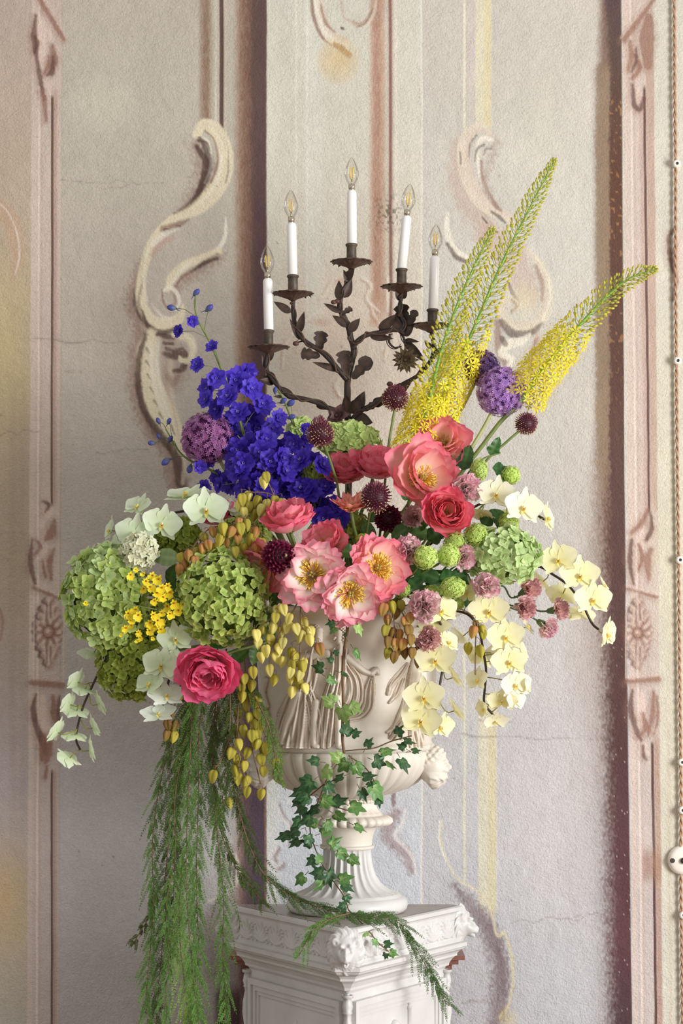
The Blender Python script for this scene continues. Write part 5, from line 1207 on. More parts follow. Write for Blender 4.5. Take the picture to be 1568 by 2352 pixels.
# ---------------------------------------------------------------- delphiniums
def delph_mesh(seed, c0, c1, c2):
    r = random.Random(seed); b_ = MB()
    def col(t, s_): return mixc(mixc(c0, c1, t), c2, (abs(math.sin(s_*5+seed)))**6*.45*(1-t*.8))
    for k in range(6):
        v, f, c_ = petal(5, 5, .46*r.uniform(.9, 1.1), .02, .40+r.uniform(-.3, .3), .20, .26, .3, .6, ruf=.17, seed=seed*7+k, col=col, edge=.8, fr=8); b_.add(v, f, c_, Matrix.Rotation(k*PI/3+r.uniform(-.15, .15), 4, 'Z'))
    for k in range(5):
        v, f, c_ = petal(4, 5, .46, .35, .9, .3, .3, .3, .6, ruf=.22, seed=seed*17+k, col=col, L=.62, edge=.8, fr=8); b_.add(v, f, c_, Matrix.Rotation(k*2*PI/5+.4, 4, 'Z') @ Matrix.Translation((0, 0, .06)))
    for k in range(4):
        v, f, c_ = petal(3, 2, .3, .9, 1.4, .3, .3, .4, seed=k, col=lambda t, s_: mixc(c1, C(210,204,244), .8*t), L=.30); b_.add(v, f, c_, Matrix.Rotation(k*PI/2+.2, 4, 'Z') @ Matrix.Translation((0, 0, .10)))
    b_.tube([(0, 0, .02), (0, -.1, -.35), (0, -.3, -.75)], [.12, .07, .02], 6, mixc(c1, C(110,110,150), .4))
    return b_.mesh('floret', M_PETAL)
D0, D1, D2 = C(58,40,176), C(92,66,214), C(176,160,240)
DM = [delph_mesh(k, D0, D1, D2) for k in range(3)]; DK_ = [delph_mesh(k+4, C(48,28,150), C(78,50,190), C(140,116,220)) for k in range(3)]
DBUD = MB(); DBUD.add(*(lambda v, f, c: (v, f, c))(*[[]]*3)) if False else None
def delph_bud_mesh():
    b_ = MB(); b_.lathe([(.02, -1.0), (.25, -.75), (.52, -.25), (.60, .15), (.46, .6), (.2, .92), (.02, 1.0)], 10, mod=lambda th, i: .05*math.cos(5*th))
    b_.c = [mixc(C(108,124,110), C(74,76,160), min(1, max(0, (p[2]+.9)/1.3))) for p in b_.v]
    b_.tube([(0, 0, -.7), (.3, 0, -1.1), (.55, 0, -1.7)], [.16, .1, .03], 6, C(92,96,156)); return b_.mesh('flower_bud', M_BUD)
BUDM = delph_bud_mesh(); rD = random.Random(4)
def delphinium(axis, florets, buds, label, dark=False, side=.3):
    path = px_path(axis, 8); root = empty('delphinium', path[0], label, 'flower', 'blue delphinium stalks'); O = root.location; n = len(path)
    wtube('stem', root, path, [.0042-.0028*i/(n-1) for i in range(n)], M_GREEN, 6); ped_ = MB()
    def link(c):
        j = min(range(n), key=lambda i: (path[i]-(c-Vector((0, 0, .045)))).length); a = path[j]
        ped_.tube([a-O, a.lerp(c, .5)+Vector((0, 0, .008))-O, c-O], .0009, 4, C(112,124,78), False); return a
    for q in florets:
        x_, y_ = q[:2]; r_ = q[2] if len(q) > 2 else 25; dy = rD.uniform(-.06, .04); Y_ = axis[0][2]+(q[3] if len(q) > 3 else dy); c = P(x_, y_, Y_); a = link(c)
        out = (c-a); out.z = 0; f = Vector((out.x*9+rD.uniform(-.35, .35), -.8, rD.uniform(-.25, .45))).normalized()
        put('floret', (DK_ if dark or rD.random() < .35 else DM)[rD.randrange(3)], root, c-O, look(f, rD.uniform(0, 6)), S(r_, Y_)*rD.uniform(1.08, 1.28))
    for q in buds:
        x_, y_, r_, dx, dz = q; c = P(x_, y_, axis[0][2]); link(c); put('flower_bud', BUDM, root, c-O, look((dx, -.3, dz), rD.uniform(0, 6)), S(r_, 0))
    put('flower_stalks', ped_.mesh('flower_stalks', M_BUD), root)
delphinium([(660,1260,.0),(600,1130,.0),(560,1000,.0),(530,900,.0),(505,840,.0),(484,790,.0),(455,735,.0),(447,700,.0),(450,675,.0)],
    [(411,761,15),(442,738,14),(487,796,16),(454,838,17),(541,872,27),(568,856,22),(578,895,26),(479,893,25),(497,868,22),(474,918,22),(525,912,25),(500,940,24),(548,950,26),(604,930,25),(572,960,30),(592,985,26),(555,995,26),(626,985,25),(610,1010,24),(522,972,22),(640,960,18)],
    [(480,708,12,.6,.5),(395,707,12,-.8,.1),(450,672,11,.6,.6)], 'tallest blue delphinium stalk, its loose top reaching left of the candles')
delphinium([(690,1290,-.03),(640,1180,-.03),(600,1080,-.03),(570,1030,-.03),(545,1000,-.03)],
    [(520,1022,24),(545,1032,25),(578,1025,28),(598,1040,26),(560,1062,27),(620,1062,28),(642,1030,25),(592,1078,28),(548,1085,26),(630,1092,28),(588,1110,27),(612,1120,27),(648,1052,25),(655,1085,26),(526,1108,25),(505,1115,20),(560,1125,26),(600,1148,25),(575,1160,22),(640,1128,26),(660,1120,26),(535,1058,24),(625,1150,24)], [], 'deep blue dense delphinium stalk beside the purple globe allium', True)
delphinium([(760,1290,-.02),(730,1190,-.02),(708,1100,-.02),(694,1030,-.02),(680,990,-.02)],
    [(676,1020,22),(702,1018,20),(692,1058,25),(716,1065,26),(740,1070,24),(728,1092,26),(680,1092,25),(692,1124,26),(712,1130,26),(756,1168,26),(772,1158,22),(745,1190,26),(778,1190,24),(730,1160,26),(705,1160,24),(765,1215,22),(748,1120,22),(703,985,14)],
    [], 'blue delphinium stalk in the shade right of the dense one', True)
delphinium([(700,1180,.05),(684,1010,.05),(668,960,.05),(650,915,.05),(634,890,.05)], [(664,1005,14)], [(632,897,9,.1,.9),(650,921,10,.7,.5),(667,926,12,.6,.4),(668,958,11,.9,.2)], 'thin delphinium side shoot with pale blue buds under the lowest left candle')
delphinium([(640,1250,.02),(560,1150,.02),(500,1090,.02),(440,1060,.02),(410,1035,.02),(380,985,.02)], [(460,1072,16),(500,1098,18),(480,1062,14),(470,1118,16)], [(364,967,9,-.4,.8),(388,968,9,.4,.7),(365,1003,8,-.4,.7),(391,1009,10,.3,.5),(349,1018,10,-.9,0),(381,1060,13,-.6,-.5),(436,1076,12,-.2,-.8)], 'delphinium side shoot with dark blue buds at the far left')
# ---------------------------------------------------------------- moth orchids
def orch_meshes(c_in, c_out, c_vein):
    def col(t, s_): return mixc(mixc(c_in, c_out, min(1, t*.9)), c_vein, (abs(math.sin(s_*8+t*1.5)))**8*.22+.3*max(0, t-.9)*3*.4)
    pet = [petal_mesh('petal', M_WAX, nu=8, nv=8, W=.60, a0=.02+.1*k, a1=.34-.28*k, cup=.14, rnd=.34, base=.20, peak=.58, ruf=.045, seed=k+3, col=col, edge=.80) for k in range(2)]
    sb = MB()
    for a, L_, tl in ((PI/2, 1.0, .12), (PI/2+2.25, .95, .02), (PI/2-2.25, .95, .02)):
        v, f, c_ = petal(7, 5, .34, .05+tl, .3-tl, .15, .38, .3, .5, ruf=.02, seed=5, col=col, L=L_, edge=.55); sb.add(v, f, c_, Matrix.Rotation(a, 4, 'Z') @ Matrix.Translation((.02, 0, -.04)))
    lb = MB(); Yl, Yo = C(244,226,96), C(228,160,56)
    for s_ in (-1, 1):
        v, f, c_ = petal(5, 4, .5, .7, 1.6, .4, .3, .3, .6, seed=2, L=.30, col=lambda t, q: mixc(mixc(Yo, Yl, t*1.6 if t < .6 else 1), C(250,244,200), .3), edge=.7); lb.add(v, f, c_, Matrix.Rotation(-PI/2+s_*.95, 4, 'Z') @ Matrix.Rotation(s_*.3, 4, 'X') @ Matrix.Translation((.03, 0, .04)))
    v, f, c_ = petal(6, 4, .26, .5, -.5, .5, .3, .5, .5, seed=4, L=.40, col=lambda t, q: mixc(mixc(Yo, Yl, min(1, t*1.5)), c_in, .25), edge=.6); lb.add(v, f, c_, Matrix.Rotation(-PI/2, 4, 'Z') @ Matrix.Translation((.03, 0, .05)))
    lb.ball((0, .02, .14), (.07, .09, .09), 8, 6, C(248,244,214)); lb.ball((0, -.06, .09), (.06, .04, .04), 6, 5, Yo)
    return sb.mesh('orchid_flower', M_WAX), pet, lb.mesh('lip', M_PETAL)
OY = orch_meshes(C(250,244,184), C(250,247,214), C(240,232,160)); OV = orch_meshes(C(250,246,206), C(252,250,232), C(244,238,190)); OMI = orch_meshes(C(226,238,196), C(234,244,220), C(178,222,172)); OW = orch_meshes(C(240,246,228), C(246,250,242), C(210,234,210))
M_OST = mat('orchid_stem', C(58,44,34), .45); M_PED = mat('orchid_flower_stalk', C(150,150,70), .5)
rO = random.Random(8)
def spray(name_label, group, kinds, stem, flowers, r=.0028, buds=()):
    path = px_path(stem, 8); root = empty('orchid_spray', path[0], name_label, 'flower', group); O = root.location
    wtube('stem', root, path, r, M_OST, 7); lk = MB()
    for q in flowers:
        x_, y_, R_, f = q[:4]; Y_ = q[4] if len(q) > 4 else stem[0][2]-.03; kd = kinds[q[5] if len(q) > 5 else 0]; roll = q[6] if len(q) > 6 else rO.uniform(-.25, .25)
        c = P(x_, y_, Y_); d = Vector(f).normalized(); a = min(path, key=lambda p: (p-c-Vector((0, 0, .01))).length)
        lk.tube([p-O for p in bez(a, a+(c-a)*.4+Vector((0, 0, .004)), c-d*.03, c-d*.002, 5)], .0013, 5)
        sz = S(R_, Y_)*(1.07 if kinds[0] in (OY, OV) else 1.06); fl = put('orchid_flower', kd[0], root, c-O, look(d, roll), sz)
        for s_ in (0, 1):
            ang = .22 if s_ == 0 else PI-.22
            qq = qz(ang) @ qx((.10 if s_ else -.10)); put('petal', kd[1][rO.randrange(2)], fl, (0, 0, .02), qq, 1.0)
        put('lip', kd[2], fl, (0, 0, .02), None, .85, label='yellow lip at the flower centre')
    for x_, y_, R_ in buds:
        c = P(x_, y_, stem[0][2]-.02); b_ = MB(); b_.ball(c-O, (S(R_)*.8, S(R_)*.8, S(R_)*1.2), 10, 8, kinds[0][0] and C(236,236,190)); put('flower_bud', b_.mesh('flower_bud', M_WAX), root)
    put('flower_stalks', lk.mesh('flower_stalks', M_PED), root)
fr_ = lambda x=0, z=0: (x, -1, z)
YG, MG = 'pale yellow orchid sprays', 'pale mint orchid sprays'
spray('ivory orchid spray highest on the right, beside the mauve carnation', YG, [OV, OY], [(900,1330,-.02),(1000,1240,-.06),(1080,1170,-.11),(1140,1150,-.12),(1205,1170,-.12),(1256,1196,-.12)],
    [(1140,1136,44,(-.1,-1,.25),-.16,0), (1200,1166,46,(.25,-1,.05),-.18,0), (1254,1190,38,(.95,-.35,.1),-.13,1), (1106,1178,34,(-.3,-.3,-.9),-.11,1), (1165,1182,30,(.2,.6,-.6),-.10,1)])
spray('pale yellow orchid spray arching farthest right past the pale green hydrangea', YG, [OY], [(1000,1330,-.06),(1140,1300,-.10),(1228,1299,-.11),(1270,1320,-.115),(1306,1346,-.12),(1335,1385,-.12),(1358,1430,-.12),(1374,1446,-.12)],
    [(1282,1286,44,(-.25,-1,.1),-.16), (1330,1322,46,(.1,-1,.12),-.16), (1360,1376,44,(.2,-1,-.1),-.16), (1392,1456,40,(.85,-.5,-.15),-.14), (1246,1336,34,(-.7,.4,-.5),-.10), (1292,1364,38,(-.2,.7,-.5),-.10), (1334,1408,36,(-.1,.6,-.7),-.10), (1385,1345,28,(.8,-.2,.4),-.12)])
spray('pale yellow orchid spray hanging right of the urn rim with a bare black tip', YG, [OY, OV], [(940,1350,-.08),(1020,1395,-.13),(1075,1412,-.15),(1100,1450,-.15),(1110,1500,-.15),(1116,1540,-.15),(1113,1580,-.15),(1112,1615,-.15),(1130,1640,-.15)],
    [(1074,1360,36,(-.7,-.7,.1),-.18,0), (1122,1404,46,(.0,-1,.1),-.20,0), (1160,1462,44,(.1,-1,-.05),-.20,0), (1168,1520,42,(.15,-1,.0),-.20,0), (1198,1498,32,(.9,-.3,.2),-.17,0), (1208,1440,30,(.8,-.2,.5),-.15,1), (1182,1572,38,(.35,-.9,-.2),-.19,1), (1208,1574,28,(.9,-.3,-.1),-.17,0), (1098,1562,32,(-.6,-.6,.2),-.17,1), (1146,1506,34,(-.6,-.7,-.2),-.16,1),
     (1152,1608,34,(-.1,-.8,-.5),-.18,0), (1182,1608,30,(.6,-.7,-.2),-.18,1), (1110,1628,26,(-.8,-.4,-.3),-.16,0), (1138,1655,30,(.2,-.7,-.7),-.17,1), (1062,1462,36,(-.6,.3,-.5),-.12,1), (1104,1508,34,(-.4,.6,-.4),-.12,0), (1152,1395,30,(.6,.2,.6),-.14,1)])
spray('pale yellow orchid spray hanging in front of the right side of the urn', YG, [OY], [(900,1350,-.20),(960,1385,-.24),(1010,1430,-.25),(1022,1490,-.25),(1012,1560,-.25),(1000,1625,-.25),(990,1665,-.25)],
    [(1010,1402,42,(.35,-.9,.2),-.25), (996,1442,38,(-.2,-.7,.6),-.25), (1000,1516,47,(-.15,-1,.1),-.29), (1026,1476,34,(.7,-.6,.3),-.26), (974,1602,48,(-.2,-1,.1),-.29), (1040,1556,38,(.85,.1,.45),-.24), (1044,1632,38,(.85,.1,.5),-.24), (968,1656,48,(-.25,-1,.15),-.29), (1010,1668,36,(.5,-.7,-.3),-.26)])
spray('pale mint orchid spray arching along the top left of the bouquet', MG, [OMI, OW], [(760,1340,-.02),(600,1230,-.06),(520,1178,-.08),(440,1172,-.10),(360,1190,-.11),(290,1230,-.12),(230,1280,-.12),(205,1310,-.12)],
    [(430,1140,54,(-.2,-.4,.9),-.12,0), (472,1172,52,(.2,-1,.1),-.16,0), (372,1204,46,(.05,-1,.05),-.17,0), (310,1226,46,(-.15,-1,.1),-.17,0), (318,1164,36,(-.4,-.7,.6),-.14,0), (255,1218,34,(-.95,-.3,.2),-.13,0), (262,1276,46,(-.25,-1,.1),-.16,0), (218,1284,34,(-.8,-.4,.4),-.13,0), (545,1172,44,(.3,-.5,.8),-.07,0)])
spray('mint and white orchid spray hanging below the hydrangeas left of the hot pink peony', MG, [OMI, OW], [(600,1330,-.10),(470,1400,-.16),(410,1440,-.19),(396,1500,-.2),(388,1560,-.2),(378,1600,-.2),(372,1630,-.2)],
    [(404,1468,42,(-.1,-1,.2),-.22,0), (372,1528,46,(-.15,-1,.1),-.24,0), (346,1572,40,(-.5,-.7,.5),-.23,0), (382,1600,42,(.1,-.75,.65),-.24,1), (364,1642,42,(-.1,-.6,.8),-.24,1), (398,1512,30,(.8,-.4,0),-.2,0)])
spray('pale mint orchid spray seen from behind, hanging at the far left on black stem', MG, [OMI], [(480,1400,-.08),(330,1440,-.10),(262,1490,-.12),(233,1532,-.12),(210,1580,-.12),(192,1620,-.12),(178,1670,-.12),(175,1700,-.12),(184,1722,-.12)],
    [(178,1566,33,(-.75,.35,.4),-.13), (196,1584,30,(-.3,.4,-.8),-.13), (160,1618,34,(-.8,.3,.3),-.13), (176,1634,30,(-.2,.5,-.7),-.13), (226,1618,34,(.8,.3,.3),-.13), (132,1682,38,(-.8,.2,.4),-.13), (172,1690,30,(-.2,.4,-.8),-.13), (214,1672,32,(.8,.3,.3),-.13), (160,1742,36,(-.5,.3,-.6),-.13), (206,1724,36,(.8,.2,.1),-.13), (232,1566,28,(.8,.4,.1),-.11), (216,1500,38,(-.3,.3,-.8),-.10)], r=.0026)

# ---------------------------------------------------------------- small yellow dancing orchids
def onc_mesh(seed):
    r = random.Random(seed); b_ = MB(); Y1, Y2 = C(255,240,66), C(252,224,44)
    for a, L_, W_ in ((-PI/2-.35, 1.0, .55), (-PI/2+.35, 1.0, .55), (PI/2, .6, .3), (PI/2+1.1, .55, .3), (PI/2-1.1, .55, .3)):
        v, f, c_ = petal(4, 4, W_, .15, .3+r.uniform(-.4, .5), .2, .25, .25, .6, ruf=.2, seed=seed*5+int(a*10), L=L_, edge=.8, fr=8, col=lambda t, s_: mixc(Y2, Y1, t)); b_.add(v, f, c_, Matrix.Rotation(a, 4, 'Z'))
    b_.ball((0, 0, .1), .14, 6, 5, C(190,110,20)); return b_.mesh('blossom', M_FLORET)
OM_ = [onc_mesh(k) for k in range(3)]
root = empty('dancing_orchid_spray', P(420,1360,-.2), 'spray of many small bright yellow orchids in front of the left hydrangeas', 'flower'); O = root.location
for pts in ([(560,1330,-.12),(470,1360,-.2),(410,1370,-.24),(360,1340,-.26),(305,1325,-.26)], [(440,1372,-.22),(370,1400,-.26),(310,1430,-.26)], [(430,1375,-.22),(385,1420,-.25),(345,1460,-.25)], [(360,1400,-.26),(250,1380,-.27),(197,1385,-.27)]):
    wtube('stem', root, px_path(pts), .0012, M_GREEN, 5)
for (x_, y_, r_) in ((300,1320,11),(312,1308,8),(335,1335,12),(350,1322,13),(365,1330,14),(345,1348,13),(330,1352,11),(372,1350,13),(360,1362,13),(385,1345,12),(392,1360,14),(375,1372,13),(355,1380,10),(295,1408,13),(312,1400,12),(318,1412,13),(300,1425,10),(384,1392,13),(400,1385,13),(410,1402,12),(390,1410,12),(372,1408,11),(352,1412,12),(362,1425,13),(345,1430,12),(375,1428,11),(290,1442,11),(302,1436,9),(343,1448,11),(370,1446,12),(356,1440,9),(318,1452,9),(322,1465,8),(197,1385,8),(278,1458,5),(350,1466,6),(313,1472,5),(420,1388,11),(330,1318,8)):
    put('blossom', OM_[rO.randrange(3)], root, P(x_, y_, -.275+rO.uniform(-.01, .02))-O, look((rO.uniform(-.5, .5), -1, rO.uniform(-.4, .5)), rO.uniform(-.6, .6)), S(r_*1.3, -.27))

# ---------------------------------------------------------------- papery seed pods
def pod_mesh(seed, c0, c1, c2):
    r = random.Random(seed); b_ = MB(); n = 18; rows = [(0.02, .95), (.30, .98), (.56, .80), (.70, .48), (.70, .10), (.58, -.32), (.38, -.68), (.17, -.92), (.01, -1.1)]
    V = []; Fc = []; Cc = []
    for i, (rr, z) in enumerate(rows):
        for k in range(n):
            th = 2*PI*k/n; u = abs(math.sin(1.5*th)); q = rr*(.58+.56*u**1.8); V.append((q*math.cos(th), q*math.sin(th), z-.10*(1-u)*(i < 2))); Cc.append(mixc(mixc(c0, c1, min(1, max(0, (z+1)/2+r.uniform(-.1, .1)))), c2, (.55 if u > .95 else 0)+(.25 if u < .18 else 0)))
    for i in range(len(rows)-1):
        for k in range(n): k2 = (k+1) % n; Fc.append((i*n+k, (i+1)*n+k, (i+1)*n+k2, i*n+k2))
    b_.add(V, Fc, Cc); b_.tube([(0, 0, .9), (.03, 0, 1.2), (.0, 0, 1.6)], .035, 4, C(140,110,60)); return b_.mesh('pod', M_POD)
PODS = {'gold': [pod_mesh(k, C(242,234,142), C(226,216,118), C(206,184,98)) for k in range(3)], 'olive': [pod_mesh(k+5, C(206,194,80), C(182,174,66), C(156,142,56)) for k in range(3)],
        'red': [pod_mesh(k+9, C(196,174,78), C(204,138,92), C(176,110,72)) for k in range(3)], 'brown': [pod_mesh(k+13, C(166,142,62), C(150,110,62), C(122,84,50)) for k in range(3)], 'green': [pod_mesh(k+17, C(206,196,84), C(190,176,70), C(160,140,56)) for k in range(3)]}
rQ = random.Random(31)
def pods(label, lst, Y, kinds, branches, size=1.0):
    p0 = P(*branches[0][0]); root = empty('seed_pod_branch', p0, label, 'seed pods', 'branches of papery seed pods'); O = root.location; allp = []
    for br in branches:
        pth = px_path(br, 8); allp += pth; wtube('branch', root, pth, .0016, M_WOOD, 5)
    lk = MB()
    for q in lst:
        x_, y_, r_ = q[:3]; kd = q[3] if len(q) > 3 else kinds[rQ.randrange(len(kinds))]; Y_ = Y+rQ.uniform(-.02, .02)
        c = P(x_, y_, Y_); s_ = S(r_, Y_)*size; top = c+Vector((0, 0, s_*1.3)); a = min(allp, key=lambda p: (p-top-Vector((0, 0, .012))).length)
        lk.tube([p-O for p in bez(a, a+(top-a)*.5+Vector((0, 0, .004)), top+Vector((0, 0, .008)), top, 4)], .0006, 4, C(140,112,64))
        put('pod', PODS[kd][rQ.randrange(3)], root, c-O, Quaternion((0, 0, 1), rQ.uniform(0, 6)) @ qx(rQ.uniform(-.3, .3)) @ qy(rQ.uniform(-.3, .3)), s_*rQ.uniform(.92, 1.08))
    put('pod_stalks', lk.mesh('pod_stalks', M_BUD), root)
pods('golden seed pods hanging thickest over the left front of the urn', [(x_, y_, 15) for x_, y_ in ((636,1404),(652,1400),(632,1420),(664,1422),(700,1432),(588,1460),(592,1478),(620,1470),(645,1452),(650,1478),(640,1490),(690,1462),(712,1470),(713,1452),(668,1500),(600,1510),(634,1510),(677,1510),(672,1530),(696,1525),(582,1545),(620,1540),(667,1545),(694,1532),(668,1558),(630,1562),(686,1568),(700,1582),(670,1590),(626,1444),(660,1440),(612,1496),(688,1552),(648,1520),(602,1450),(680,1445))]+[(736,1492,16,'red')], -.285, ['gold', 'gold', 'gold', 'green'],
     [[(690,1340,-.22),(680,1390,-.28),(650,1440,-.285),(620,1500,-.285)], [(690,1340,-.22),(690,1400,-.28),(690,1470,-.285),(686,1540,-.285)], [(690,1350,-.22),(660,1390,-.28),(610,1430,-.285)]])
pods('brownish seed pods hanging over the right front of the urn rim', [(x_, y_, 15) for x_, y_ in ((880,1400),(900,1395),(920,1392),(890,1425),(908,1410),(930,1430),(942,1420),(885,1450),(900,1455),(918,1460),(938,1450),(890,1475),(908,1480),(912,1495),(925,1480),(890,1500),(905,1510),(942,1470),(945,1500),(958,1500),(962,1520),(930,1500))], -.285, ['brown', 'brown', 'olive', 'red'],
     [[(860,1330,-.2),(890,1380,-.27),(905,1430,-.285),(905,1490,-.285)], [(880,1360,-.23),(925,1410,-.285),(950,1470,-.285),(962,1500,-.285)]])
pods('olive seed pods trailing down the left side of the urn to the gadrooned bowl', [(x_, y_, 15) for x_, y_ in ((560,1560),(578,1575),(556,1600),(566,1620),(590,1612),(548,1640),(572,1650),(560,1680),(578,1690),(592,1640),(540,1680),(548,1710),(568,1730),(590,1710),(606,1722),(542,1745),(560,1760),(540,1770),(590,1690),(600,1745),(604,1772),(546,1790),(565,1795),(568,1820),(600,1825),(525,1845),(634,1755),(490,1784),(572,1600),(556,1580),(585,1665),(530,1730),(598,1668))]+[(612,1720,16),(585,1705,16)], -.22, ['olive', 'olive', 'green'],
     [[(560,1490,-.16),(566,1560,-.2),(572,1640,-.22),(580,1720,-.22),(598,1800,-.22)], [(552,1500,-.16),(548,1600,-.21),(545,1700,-.22),(556,1770,-.22)], [(575,1600,-.21),(610,1690,-.22),(634,1735,-.22)], [(548,1640,-.21),(510,1740,-.22),(492,1765,-.22)]])
pods('reddish-olive seed pods bending over the middle of the left hydrangeas', [(x_, y_, 15) for x_, y_ in ((412,1310),(425,1298),(440,1312),(448,1290),(432,1276),(418,1284),(480,1252),(470,1235),(495,1262),(505,1240),(488,1222),(520,1250),(530,1222),(545,1238),(552,1215),(560,1262),(548,1202),(575,1240),(585,1225),(512,1215),(566,1206),(452,1272),(540,1268),(600,1250),(465,1262),(588,1262))], -.235, ['red', 'green', 'red', 'olive'],
     [[(640,1290,-.14),(590,1215,-.21),(540,1205,-.23),(480,1215,-.235),(440,1260,-.235),(418,1280,-.235)], [(600,1225,-.2),(560,1190,-.22),(530,1200,-.23)]])
pods('yellow-green seed pods above the cup-shaped coral peony', [(x_, y_, 15) for x_, y_ in ((556,1148),(572,1165),(560,1178),(590,1152),(600,1172),(584,1182),(614,1160),(626,1178),(640,1168),(630,1152),(612,1190),(570,1142),(648,1158),(550,1162),(606,1108),(612,1096))], -.17, ['green', 'gold', 'green'],
     [[(680,1290,-.1),(660,1170,-.14),(620,1135,-.16),(575,1130,-.17)], [(630,1140,-.15),(612,1100,-.16),(608,1090,-.16)]])
pods('few olive-red seed pods hanging among the right orchids', [(1086,1452,16,'red'), (1108,1448,13,'olive'), (1110,1458,13,'olive'), (1076,1490,16,'olive'), (1103,1496,15,'olive'), (1092,1436,12,'brown')], -.235, ['olive'],
     [[(960,1380,-.2),(1060,1400,-.225),(1094,1430,-.235),(1092,1470,-.235),(1091,1550,-.235)]])
pods('brownish-olive seed pods below the white orchids at the left', [(382,1688,15), (398,1692,15), (400,1668,15), (386,1665,14), (392,1640,14), (412,1598,14), (398,1590,13)], -.2, ['olive', 'brown'],
     [[(470,1480,-.14),(425,1550,-.18),(405,1610,-.2),(394,1650,-.2)]])

# ---------------------------------------------------------------- ivy and other leaves
def ivy_mesh(seed, c0, c1, cv):
    r = random.Random(seed); pts = []
    lob = [(0, 1.0), (.16, .74), (.40, .56), (.66, .66), (.86, .70), (1.1, .50), (1.45, .50), (1.75, .48), (2.3, .34), (PI, .08)]
    out = [(-a, d) for a, d in lob[::-1]][1:-0 or None]; out = [(-a, d) for a, d in reversed(lob[1:])]+lob
    ring_ = []
    for a, d in out: ring_.append((d*math.cos(a)*(1+r.uniform(-.06, .06))+.0, d*math.sin(a)*(1+r.uniform(-.08, .08)), -.10*d*d+r.uniform(-.04, .04)))
    mid = [(x*.5, y*.5, z*.4+.06) for x, y, z in ring_]; V = [(0, 0, 0)]+mid+ring_; n = len(ring_); Fc = []
    for i in range(n-1): Fc.append((0, 1+i, 2+i)); Fc.append((1+i, 1+n+i, 2+n+i, 2+i))
    Cc = [cv]+[mixc(c0, c1, .4) if i % 2 else mixc(c0, cv, .35) for i in range(n)]+[mixc(c0, c1, r.random()) for i in range(n)]
    b_ = MB(); b_.add([(x+.22, y, z) for x, y, z in V], Fc, Cc); return b_.mesh('leaf', M_LEAF, False)
IVD = [ivy_mesh(k, C(38,74,44), C(54,96,56), C(92,128,78)) for k in range(3)]; IVL = [ivy_mesh(k+4, C(128,164,84), C(150,184,100), C(186,208,140)) for k in range(3)]; IVM = [ivy_mesh(k+8, C(78,124,60), C(100,148,76), C(150,180,108)) for k in range(3)]
rI = random.Random(12)
ivy = empty('ivy_vine', P(795,1430,-.285), 'long ivy vine hanging down the front of the urn to the pedestal', 'ivy'); O = ivy.location
vines = [[(796,1300,-.2),(800,1390,-.275),(798,1440,-.28),(790,1500,-.255),(787,1550,-.245),(788,1620,-.24),(786,1690,-.235),(790,1730,-.23)], [(788,1725,-.23),(820,1722,-.235),(860,1718,-.235),(900,1702,-.235),(945,1690,-.23)], [(788,1728,-.23),(770,1760,-.235),(750,1790,-.23),(735,1830,-.2),(718,1870,-.17),(712,1910,-.15),(728,1960,-.13),(748,2000,-.14),(770,2030,-.15),(790,2060,-.17),(800,2090,-.19)], [(800,2090,-.19),(830,2120,-.23),(848,2140,-.25),(868,2165,-.23),(892,2185,-.2)], [(800,1735,-.235),(840,1765,-.235),(862,1800,-.22),(872,1832,-.2)], [(745,1800,-.22),(715,1825,-.2),(695,1840,-.19)], [(730,1840,-.19),(760,1850,-.18),(800,1862,-.17)]]
for v_ in vines: wtube('vine', ivy, px_path(v_), .0036 if v_ is vines[0] else .0015, M_WOOD, 6)
tw = MB()
def ivl(x_, y_, size, ang, ms, tilt=.35, Y=None):
    """leaf base at (x, y), pointing towards ang (degrees, 0 = right, 90 = up)"""
    Y_ = Y if Y is not None else float(np.interp(y_, [1400,1470,1550,1700,1760,1830,1880,1920,1960,2030,2090,2140], [-.29,-.275,-.255,-.245,-.24,-.215,-.185,-.165,-.15,-.165,-.20,-.26])) - rI.uniform(0, .02)
    c = P(x_, y_, Y_); a = math.radians(ang); d = Vector((math.cos(a), rI.uniform(-tilt, tilt), math.sin(a)))
    put('leaf', ms[rI.randrange(3)], ivy, c-O, frame(d, Vector((rI.uniform(-1, 1), -.8, rI.uniform(-.3, 1.3)))), S(size*.84, Y_))
    tw.tube([c-O, c-O-d*.012+Vector((0, .008, 0))], .0008, 4, C(120,110,70))
